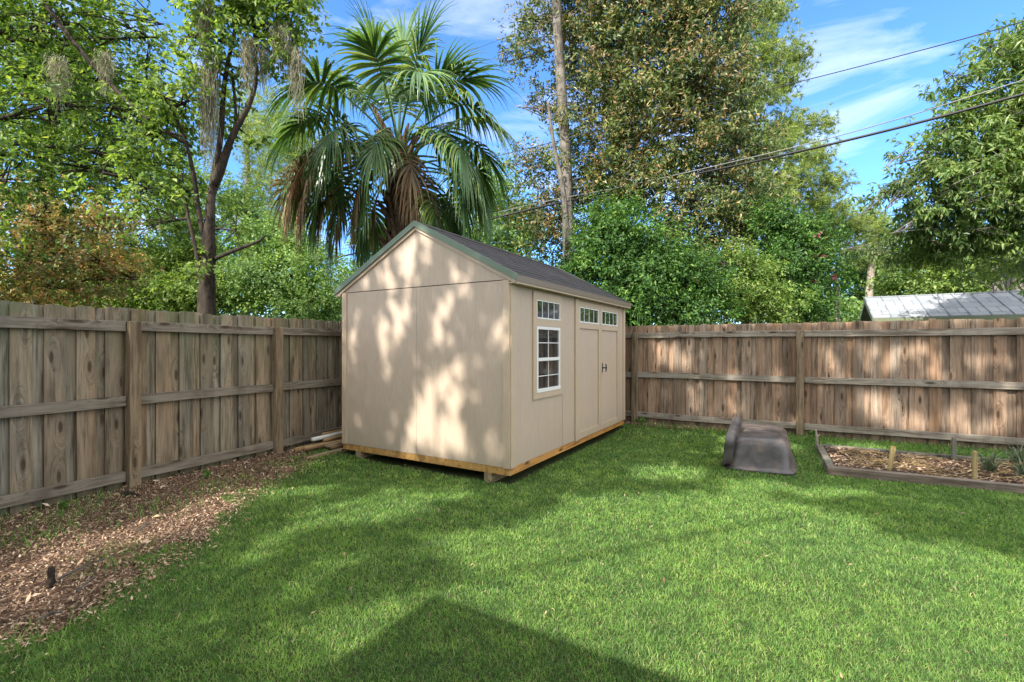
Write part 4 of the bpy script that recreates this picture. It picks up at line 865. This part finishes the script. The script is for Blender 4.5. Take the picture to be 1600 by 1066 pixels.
# ------------------------------------------------------------------ overhead wires
def wire(pts, r_, mat, label):
    mb = MB(); P = spline(pts, 14); mb.tube(P, r_, 6); o = mb.obj('overhead_wire', mat, None, smooth=True); tag(o, label, 'wire', 'overhead utility wires'); return o
wire([pw(1900, 55, 7.), pw(1600, 147, 8.2), pw(1300, 225, 10), pw(1000, 291, 13.3), pw(800, 334, 13), pw(560, 395, 14.5), pw(380, 428, 16), pw(200, 450, 18)], .026, M['cable'], 'thick black cable, the lowest wire, passing behind the palm')
wire([pw(1900, 30, 7.1), pw(1600, 125, 8.3), pw(1300, 215, 10.2), pw(1000, 286, 12.4), pw(820, 322, 13.3), pw(560, 384, 14.8), pw(380, 412, 16.3), pw(200, 436, 18.3)], .010, M['cable_grey'], 'thin grey wire just above the thick black cable')
wire([pw(1900, -70, 7.), pw(1600, 33, 8.2), pw(1400, 89, 9.6), pw(1180, 145, 11.6), pw(950, 200, 12.5), pw(780, 243, 13.3), pw(600, 280, 15), pw(400, 300, 17)], .010, M['cable'], 'highest thin black wire crossing the blue sky')
wire([pw(1100, -80, 11.), pw(930, 5, 12), pw(860, 30, 12.5), pw(760, 70, 13.), pw(600, 130, 14), pw(400, 194, 16), pw(200, 250, 18)], .006, M['cable'], 'thin wire running down from the top edge behind the palm head')

# ------------------------------------------------------------------ garden bed, stakes, tub, poles
bed = empty('raised_bed', BEDo, BEDa, 'low timber edged garden bed full of dead mulch at the right', 'garden bed')
zb0 = float(gz(BEDo.x, BEDo.y)); tw = .085
for (x0, x1, y0, y1, h_, nm) in ((0, BEDL, 0, tw, .10, 't'), (0, .075, tw+.002, BEDW, .10, 't'), (.078, BEDL, BEDW-tw, BEDW, .105, 't')):
    mb = MB(); mb.box(x0, x1, y0, y1, -.02, zb0+h_)
    o = mb.obj('timber', M['timber'] if y0 == 0 else M['stake_grey'], bed, bevel=.008)
m, t = newmat('bed_soil'); n = N(t); g = n.noise(n.pos(), 6, 6, .7); c = n.ramp(g, [(.35, (.04, .028, .022)), (.6, (.085, .06, .045)), (.75, (.16, .115, .08))]); n.out(c, .95, g, 1., .03, spec=.1)
k = 60; gx = np.linspace(.076, BEDL, k*2); gy = np.linspace(tw+.001, BEDW-tw-.001, k); X, Y = np.meshgrid(gx, gy)
Zs = .055+.018*np.sin(X*4)*np.sin(Y*5+1)+rng.normal(0, .004, X.shape)
v = np.stack([X.ravel(), Y.ravel(), Zs.ravel()], 1); i = np.arange((2*k-1)*(k-1)); a = i//(2*k-1)*(2*k)+i % (2*k-1)
npmesh('bed_soil', v, np.stack([a, a+1, a+1+2*k, a+2*k], 1), m, bed, True)
x = rng.uniform(.1, BEDL, 4200); y = rng.uniform(.1, BEDW-.1, 4200); z = .055+.018*np.sin(x*4)*np.sin(y*5+1)
o = chips('bed_mulch', x, y, z, .02, .08, M['chip'], bed, tilt=.3); o['kind'] = 'stuff'
straw = []
mb = MB()
for i in range(260):
    x_, y_ = random.uniform(.3, BEDL), random.uniform(.15, BEDW-.15); a = random.gauss(.2, .7); l = random.uniform(.05, .2); z_ = .085+.02*math.sin(x_*4)
    mb.tube([(x_-math.cos(a)*l, y_-math.sin(a)*l, z_), (x_, y_, z_+random.uniform(.0, .03)), (x_+math.cos(a)*l, y_+math.sin(a)*l, z_-.01)], [.002, .003, .001], 3, cap=False)
o = mb.obj('dead_stems', M['stake'], bed); o['kind'] = 'stuff'
def stake(px, pyb, pyt, lean, w, mat, label, hb=.05):
    p = gnd(px, pyb, hb); h_ = (pyb-pyt)/F*p.y; mb = MB()
    Mx = Matrix.Rotation(lean, 4, 'Y'); mb.box(-w/2, w/2, -.012, .012, -.12, h_-.02, Mx); mb.box(-w/2*.9, w/2*.9, -.011, .011, h_-.02, h_, Mx)
    o = mb.obj('wooden_stake', mat, None, bevel=.002); o.location = (p.x, p.y, p.z); tag(o, label, 'stake', 'stakes standing in the garden bed'); return o
stake(1389, 738, 697, .18, .04, M['stake'], 'leaning tan stake nearest the left end of the garden bed')
stake(1490, 719, 684, .02, .045, M['stake_grey'], 'dark grey upright stake at the rear of the garden bed')
stake(1523, 752, 705, .0, .036, M['stake'], 'tallest upright yellow stake at the front of the garden bed')
p = gnd(1277, 700, .05); mb = MB(); mb.tube([(0, 0, -.02), (-.005, 0, .1), (-.02, .0, .24)], [.014, .016, .012], 6, jit=.2); mb.tube([(-.01, 0, .14), (.035, 0, .18)], [.01, .005], 5)
o = mb.obj('twig_stub', M['bark_pale'], None); o.location = p; tag(o, 'short pale broken twig sticking up behind the left corner of the garden bed', 'twig')
def rosette(px, py, k, h_, w_, mat, label, name='spiky_plant', lean=.9):
    p = gnd(px, py, .06); q = rng.normal(0, .02, (k, 2)); o = blades(name, np.stack([q[:, 0], q[:, 1], np.zeros(k)], 1), h_, w_, mat, lean=lean); o.location = p; tag(o, label, 'plant'); return o
rosette(1545, 738, 60, .24, .016, LM['spiky'], 'grey green spiky plant in the garden bed right of the yellow stake')
rosette(1592, 727, 60, .26, .016, LM['spiky'], 'grey green spiky plant at the right edge of the garden bed')
rosette(1600, 745, 40, .20, .016, LM['spiky'], 'small spiky plant at the bed front by the right edge')
def weed(px, py, zz, r_, k, label, ln=.06):
    p = gnd(px, py, zz); c = (0, 0, r_*.7); P, O, _ = leafpos([(c, (r_, r_, r_*.8), 1)], k, r_*.25, 8, .1)
    root = empty('weed', p, 0, label, 'weed'); leafmesh('leaves', P, O, ln, ln*.7, LM['weed'], root); mb = MB()
    for i in range(6): e = P[rng.integers(0, len(P))]; mb.tube([(0, 0, -.02), (e[0]*.4, e[1]*.4, e[2]*.6), tuple(e)], [.003, .002, .001], 4)
    mb.obj('stem', LM['weed'], root)
weed(365, 722, .1, .06, 26, 'broad leafed weed climbing the left fence between its two posts', .075)
weed(425, 700, .1, .09, 60, 'weed at the foot of the second left fence post', .04)
weed(1003, 665, .1, .07, 40, 'small weed at the foot of the post beside the shed', .06)
weed(1275, 690, .07, .10, 60, 'weed against the right fence behind the garden bed corner', .05)
weed(320, 748, .1, .05, 26, 'tiny weed under the bottom rail of the left fence', .04)
weed(444, 716, .05, .05, 30, 'small weed beside the cut poles', .04)
weed(105, 800, .08, .05, 30, 'small weed in the mulch near the left edge', .04)

# upturned black pond tub
tub = empty('pond_tub', (2.78, 5.37, .0), R(62), 'upturned black plastic pond tub lying on the lawn', 'tub')
def superring(cx, cy, a, b_, z, k=40, e=4., wob_=0, ph=0):
    out = []
    for i in range(k):
        t_ = 2*math.pi*i/k; c_, s_ = math.cos(t_), math.sin(t_)
        r_ = (abs(c_)**e+abs(s_)**e)**(-1/e); w = 1+wob_*math.sin(3*t_+ph); out.append((cx+a*c_*r_*w, cy+b_*s_*r_*w, z))
    return out
rings = [(.67, .385, .006, 7), (.67, .385, .026, 7), (.645, .362, .034, 7), (.635, .352, .06, 6), (.615, .338, .17, 6), (.595, .322, .28, 5.6), (.582, .308, .33, 5), (.55, .275, .358, 4.6), (.49, .22, .366, 4), (.455, .19, .36, 4), (.43, .17, .368, 4), (.2, .1, .372, 3)]
V, Fc = [], []
for a, b_, z, e in rings: V += superring(.50, 0, a, b_, z, k=64, e=e, wob_=.01, ph=z*9)
k = 64
for r_ in range(len(rings)-1):
    for i in range(k): Fc.append([r_*k+i, r_*k+(i+1) % k, (r_+1)*k+(i+1) % k, (r_+1)*k+i])
Fc.append([len(V)-k+i for i in range(k)])
o = npmesh('tub_shell', np.array(V), Fc, M['plastic'], tub, True); 
mod = o.modifiers.new('sol', 'SOLIDIFY'); mod.thickness = .006
# second basin standing on its side next to it
bs = empty('plastic_basin', (2.34, 5.32, .02), R(57), 'shallow black basin standing on its edge against the upturned tub', 'basin')
V, Fc = [], []; prof = [(.00, 1.0), (.014, 1.0), (.018, .94), (.05, .90), (.085, .82), (.09, .4)]; k = 44
for y_, s_ in prof:
    for (qx, qz, _) in superring(.40, .24, .40*s_, .235*s_, 0, k=k, e=5.5, wob_=.02, ph=1+y_*6): V.append((qx, -y_-.10*qz, qz*(.80+.42*qx/.8)))
for r_ in range(len(prof)-1):
    for i in range(k): Fc.append([r_*k+i, r_*k+(i+1) % k, (r_+1)*k+(i+1) % k, (r_+1)*k+i])
Fc.append([len(V)-k+i for i in range(k)])
V = [(x_, .03-y_*-1 if False else -(-y_), z_) for x_, y_, z_ in V]
o = npmesh('basin_shell', np.array(V), Fc, M['plastic'], bs, True); mod = o.modifiers.new('sol', 'SOLIDIFY'); mod.thickness = .006

# poles piled between the left fence and the shed
poles = [(2.62, 5.3, .14, .07, .03, 'bamboo', 'thick tan cane lying lowest by the second left fence post', 'cane_pole'), (2.85, 5.6, .17, .165, .026, 'pvc', 'white plastic pipe on top of the pole pile', 'plastic_pipe'), (2.70, 5.5, .24, .085, .027, 'bamboo', 'long tan cane in the middle of the pole pile', 'cane_pole'),
         (3.0, 5.7, .32, .065, .026, 'bamboo', 'short cane at the lawn side of the pole pile', 'cane_pole'), (3.0, 5.4, .23, .135, .022, 'bamboo', 'slim cane resting across the pile under the white pipe', 'cane_pole'), (3.1, 5.8, .09, .17, .024, 'bamboo', 'cane tucked against the left fence bottom rail', 'cane_pole')]
for s0, s1, off, z, r_, mt, lab, nm in poles:
    mb = MB(); n_ = 9; pts = [((s1-s0)*i/(n_-1), .012*math.sin(i*.8+off*30), 0) for i in range(n_)]
    if mt == 'bamboo':
        pp, rr_ = [], []
        for i in range(22): f_ = i/21; pp.append(((s1-s0)*f_, .012*math.sin(f_*6+off*30), 0)); rr_.append(r_*(1.12 if i % 5 == 2 else 1)*(1-.15*f_))
        mb.tube(pp, rr_, 8)
    else: mb.tube(pts, r_, 10)
    o = mb.obj(nm, M[mt], None, smooth=True)
    c_, s_ = math.cos(LFa), math.sin(LFa); x_, y_ = LFo.x+s0*c_+off*s_, LFo.y+s0*s_-off*c_
    o.location = (x_, y_, z+float(gz(x_, y_))*.7); o.rotation_euler = (0, 0, LFa+random.uniform(-.06, .03)); tag(o, lab, 'pole', 'cut poles piled behind the shed')
for s0, s1, off, z, lab in ((2.55, 5.0, .42, .06, 'flat board edging the pile of poles nearest the lawn'), (2.95, 3.3, .32, .12, 'short stubby yellow offcut lying on the pole pile')):
    mb = MB(); mb.box(0, s1-s0, -.03, .03, -.012, .014); o = mb.obj('wood_board', M['bamboo'], None, bevel=.003); c_, s_ = math.cos(LFa), math.sin(LFa)
    o.location = (LFo.x+s0*c_+off*s_, LFo.y+s0*s_-off*c_, z+.02); o.rotation_euler = (0, 0, LFa); tag(o, lab, 'board')
# small things in the mulch
def lump(px, py, r_, hgt, mat, name, label, cat, ax=1.):
    p = gnd(px, py, .05); mb = MB(); k = 9; pts = []; rad = []
    for i in range(5): f_ = i/4; pts.append((r_*.15*math.sin(i*2), r_*.1*math.cos(i*3), -.03+hgt*f_)); rad.append(r_*(1.15-.45*f_))
    mb.tube(pts, rad, k, jit=.22); mb.v = [(v[0]*ax, v[1], v[2]+random.uniform(-.008, .008)) for v in mb.v]
    o = mb.obj(name, mat, None); o.location = p; tag(o, label, cat); return o
lump(207, 782, .075, .09, M['bark_dark'], 'tree_stump', 'low dark rotten stump in the mulch below the first left fence post', 'stump', 1.5)
lump(80, 905, .02, .10, M['bark_dark'], 'bark_chunk', 'upright grey bark chunk in the mulch at lower left', 'bark')
for (a, b_, lab) in (((215, 830), (233, 818), 'short grey stick in the mulch below the first left fence post'), ((90, 905), (180, 868), 'long thin twig across the sunlit mulch'), ((120, 925), (150, 900), 'short twig near the upright bark chunk'), ((60, 968), (98, 957), 'bleached twig at the bottom left of the mulch'), ((250, 745), (262, 738), 'curled piece of pale bark by the first left post')):
    p0, p1 = gnd(*a, .06), gnd(*b_, .06); mb = MB(); mid = (p0+p1)/2+Vector((.01, 0, .018)); mb.tube([p*1.-p0 for p in (p0, mid, p1)], [.007, .006, .003], 6, jit=.2); o = mb.obj('stick', M['bark_grey'], None); o.location = p0; tag(o, lab, 'stick')

# ------------------------------------------------------------------ the tall tree behind the viewer that dapples the yard
LIT = [ # photo-space ellipses of sunlight on the gable: cx, cy, rx, ry, tilt
 (650, 372, 16, 14, 0), (632, 395, 16, 22, 0), (602, 432, 13, 24, 0), (640, 430, 14, 26, 0), (668, 395, 8, 22, 0), (572, 442, 6, 12, 0), (560, 490, 8, 22, 0), (555, 525, 7, 18, 0), (620, 490, 10, 20, 0), (636, 480, 8, 24, 0),
 (600, 510, 10, 16, 0), (626, 525, 9, 16, 0), (600, 552, 10, 16, 0), (611, 578, 8, 16, 0), (552, 558, 7, 14, 0), (556, 600, 5, 10, 0), (684, 508, 14, 34, .2), (700, 478, 12, 26, .3), (716, 430, 12, 16, .2), (735, 425, 9, 14, 0), (712, 452, 8, 12, 0), (732, 455, 8, 14, 0),
 (790, 500, 12, 46, .1), (775, 520, 10, 16, 0), (748, 560, 10, 18, 0), (722, 582, 12, 20, 0), (694, 590, 14, 24, .2), (672, 620, 18, 30, .3), (652, 660, 16, 40, .2), (690, 680, 32, 32, 0), (712, 640, 14, 26, 0), (722, 700, 14, 24, 0), (775, 700, 10, 20, 0), (640, 700, 14, 30, .2), (742, 620, 8, 18, 0), (556, 615, 8, 8, 0), (548, 655, 5, 12, 0),
]
LITF = [(1035, 545, 42, 20, 0), (1012, 575, 14, 20, 0), (1020, 620, 26, 22, 0), (1060, 565, 24, 14, 0), (1140, 575, 8, 30, 0), (1147, 620, 12, 30, 0), (1230, 652, 28, 14, 0), (1285, 535, 20, 12, 0), (1303, 560, 14, 34, 0), (1352, 545, 16, 26, 0), (1395, 560, 24, 22, 0), (1440, 535, 30, 16, 0), (1462, 575, 34, 16, .3), (1375, 632, 34, 26, 0), (1440, 660, 40, 20, 0), (1500, 640, 24, 24, 0), (1540, 670, 50, 16, 0), (1575, 630, 26, 40, 0), (1530, 560, 26, 16, 0), (1580, 560, 20, 20, 0), (1210, 600, 8, 30, 0), (1085, 610, 10, 24, 0), (1100, 648, 14, 10, 0), (1330, 610, 14, 14, 0)]
LITG = [(1185, 702, 60, 10, 0), (1350, 960, 300, 110, 0), (1000, 860, 300, 50, 0), (870, 965, 150, 40, .45), (585, 985, 110, 20, -.62), (700, 915, 60, 12, .2), (1250, 850, 260, 28, .1), (500, 900, 60, 14, -.4), (480, 770, 60, 9, -.1), (850, 830, 110, 16, -.2), (1050, 780, 160, 10, 0), (1020, 930, 230, 95, -.1), (1240, 1010, 420, 90, 0), (1120, 815, 230, 38, .05), (1440, 905, 170, 42, .1), (1180, 870, 200, 60, 0), (1050, 740, 60, 12, 0), (1180, 760, 60, 10, 0), (1300, 770, 70, 9, 0), (1160, 690, 30, 6, 0), (960, 850, 120, 26, -.2),
        (560, 800, 110, 20, -.1), (660, 775, 70, 11, 0), (570, 965, 90, 24, -.45), (740, 905, 50, 10, -.2), (430, 850, 55, 14, -.5), (480, 1040, 70, 18, -.3), (250, 835, 140, 20, -.35), (90, 890, 140, 26, -.35), (340, 790, 70, 9, -.3), (140, 850, 60, 8, -.2), (640, 940, 36, 9, -.6), (40, 950, 60, 9, -.3),
        (940, 690, 16, 5, 0), (1480, 700, 60, 6, 0), (1350, 705, 50, 6, 0), (1440, 735, 50, 7, 0), (1300, 722, 14, 8, 0), (1540, 1000, 120, 60, 0), (300, 985, 50, 10, -.4), (820, 1010, 120, 60, .3), (380, 960, 40, 10, -.5)]
def inell(u, v, E, K_=1.3):
    r_ = np.zeros(len(u), bool)
    for cx, cy_, rx, ry, a in E:
        c_, s_ = math.cos(a), math.sin(a); x_ = (u-cx)*c_+(v-cy_)*s_; y_ = -(u-cx)*s_+(v-cy_)*c_; r_ |= (x_/rx)**2+(y_/ry)**2 < K_
    return r_
def canopy():
    kc = 190000; Sv = np.array(S)
    # candidate leaves drawn above the yard: pick a yard point, go up the ray
    gx_ = rng.uniform(-6.5, 8., kc); gy_ = rng.uniform(.3, 11., kc); t_ = rng.uniform(12.5, 16.5, kc)
    P = np.stack([gx_, gy_, np.zeros(kc)], 1)+Sv*t_[:, None]
    keepf = np.zeros(kc, bool); land = np.full(kc, -1)   # 0 gable,1 roof,2 fence,3 ground
    def hit_plane(o, nx, ny):
        den = Sv[0]*nx+Sv[1]*ny; tt = ((P[:, 0]-o.x)*nx+(P[:, 1]-o.y)*ny)/den; return P-Sv*tt[:, None]
    u_, v_ = np.zeros(kc), np.zeros(kc)
    h = P-Sv*(P[:, 2]/Sv[2])[:, None]; land[:] = 3; pos = h.copy()
    fl_ = hit_plane(RFo, math.sin(RFa), -math.cos(RFa)); ok = (fl_[:, 2] > 0) & (fl_[:, 2] < 1.75); sx, _y = toloc(fl_[:, 0], fl_[:, 1], RFo, RFa); ok &= sx > -.6
    land[ok] = 2; pos[ok] = fl_[ok]
    z2 = P-Sv*((P[:, 2]-2.4)/Sv[2])[:, None]; sx, sy = toloc(z2[:, 0], z2[:, 1], SH, SA); ok = (sx > 0) & (sx < SL) & (sy > -.1) & (sy < SW+.1); land[ok] = 1; pos[ok] = z2[ok]
    g_ = hit_plane(SH, math.cos(SA), math.sin(SA)); sx, sy = toloc(g_[:, 0], g_[:, 1], SH, SA); ok = (sy > 0) & (sy < SW) & (g_[:, 2] > 0) & (g_[:, 2] < ZR-SLOPE*np.abs(sy-SW/2)); land[ok] = 0; pos[ok] = g_[ok]
    yy = np.maximum(pos[:, 1], .2); u = 800+F*pos[:, 0]/yy; v = YH+F*(H-pos[:, 2])/yy
    dark = np.ones(kc, bool)
    dark[(land == 0)] = ~inell(u, v, LIT, 1.45)[land == 0]; dark[land == 2] = ~inell(u, v, LITF, 1.2)[land == 2]; dark[land == 3] = ~inell(u, v, LITG)[land == 3]
    rl = land == 1; sxx, syy = toloc(pos[:, 0], pos[:, 1], SH, SA); dark[rl] = ~((np.abs(syy[rl]-.35-.05*sxx[rl]) < .07) & (sxx[rl] < 2.6))
    beyond = (land == 3) & ((toloc(pos[:, 0], pos[:, 1], RFo, RFa)[1] > .1) | (toloc(pos[:, 0], pos[:, 1], LFo, LFa)[1] > .1)); dark[beyond] = False
    # uneven density so the shade is broken up
    dn = np.sin(P[:, 0]*3.1+P[:, 2]*1.3)*np.sin(P[:, 1]*2.7-P[:, 2]*1.9)+.6*np.sin(P[:, 0]*7.3+P[:, 1]*5.1)*np.sin(P[:, 2]*6.7+P[:, 0])
    prob = np.clip(.62+.30*dn, .12, 1); prob[land == 3] *= .62; prob[(land == 3) & (v > 930) & (u > 450)] *= .3
    k_ = dark & (rng.uniform(size=kc) < prob)
    P = P[k_]; O = rng.normal(size=P.shape)*.4
    base = Vector((-10.5, -5.0, 0)); root = empty('oak_tree', base, 0, 'tall oak behind the viewer to the left, dappling the yard with shade', 'tree')
    leafmesh('crown', P-np.array(base), O, .17, .105, LM['dark'], root, .2, .9)
    mb = MB(); cen = P.mean(0); e = Vector(cen)
    mb.tube(spline([(0, 0, -.1), (.1, 0, 3.), (.5, .3, 6.), (1.3, .8, 8.)], 5), list(np.linspace(.42, .24, 16)), 14, jit=.05)
    for i in range(5):
        q = P[rng.integers(0, len(P))]; q = Vector(q)-base; s_ = Vector((.5, .3, 6.)).lerp(Vector((1.3, .8, 8.)), random.random()); mid = s_.lerp(q, .5)+Vector((0, 0, .7))
        mb.tube(spline([s_, mid, q], 5), list(np.linspace(.03, .012, 11)), 7, jit=.08)
    mb.obj('trunk', M['bark_dark'], root, smooth=True)
canopy()
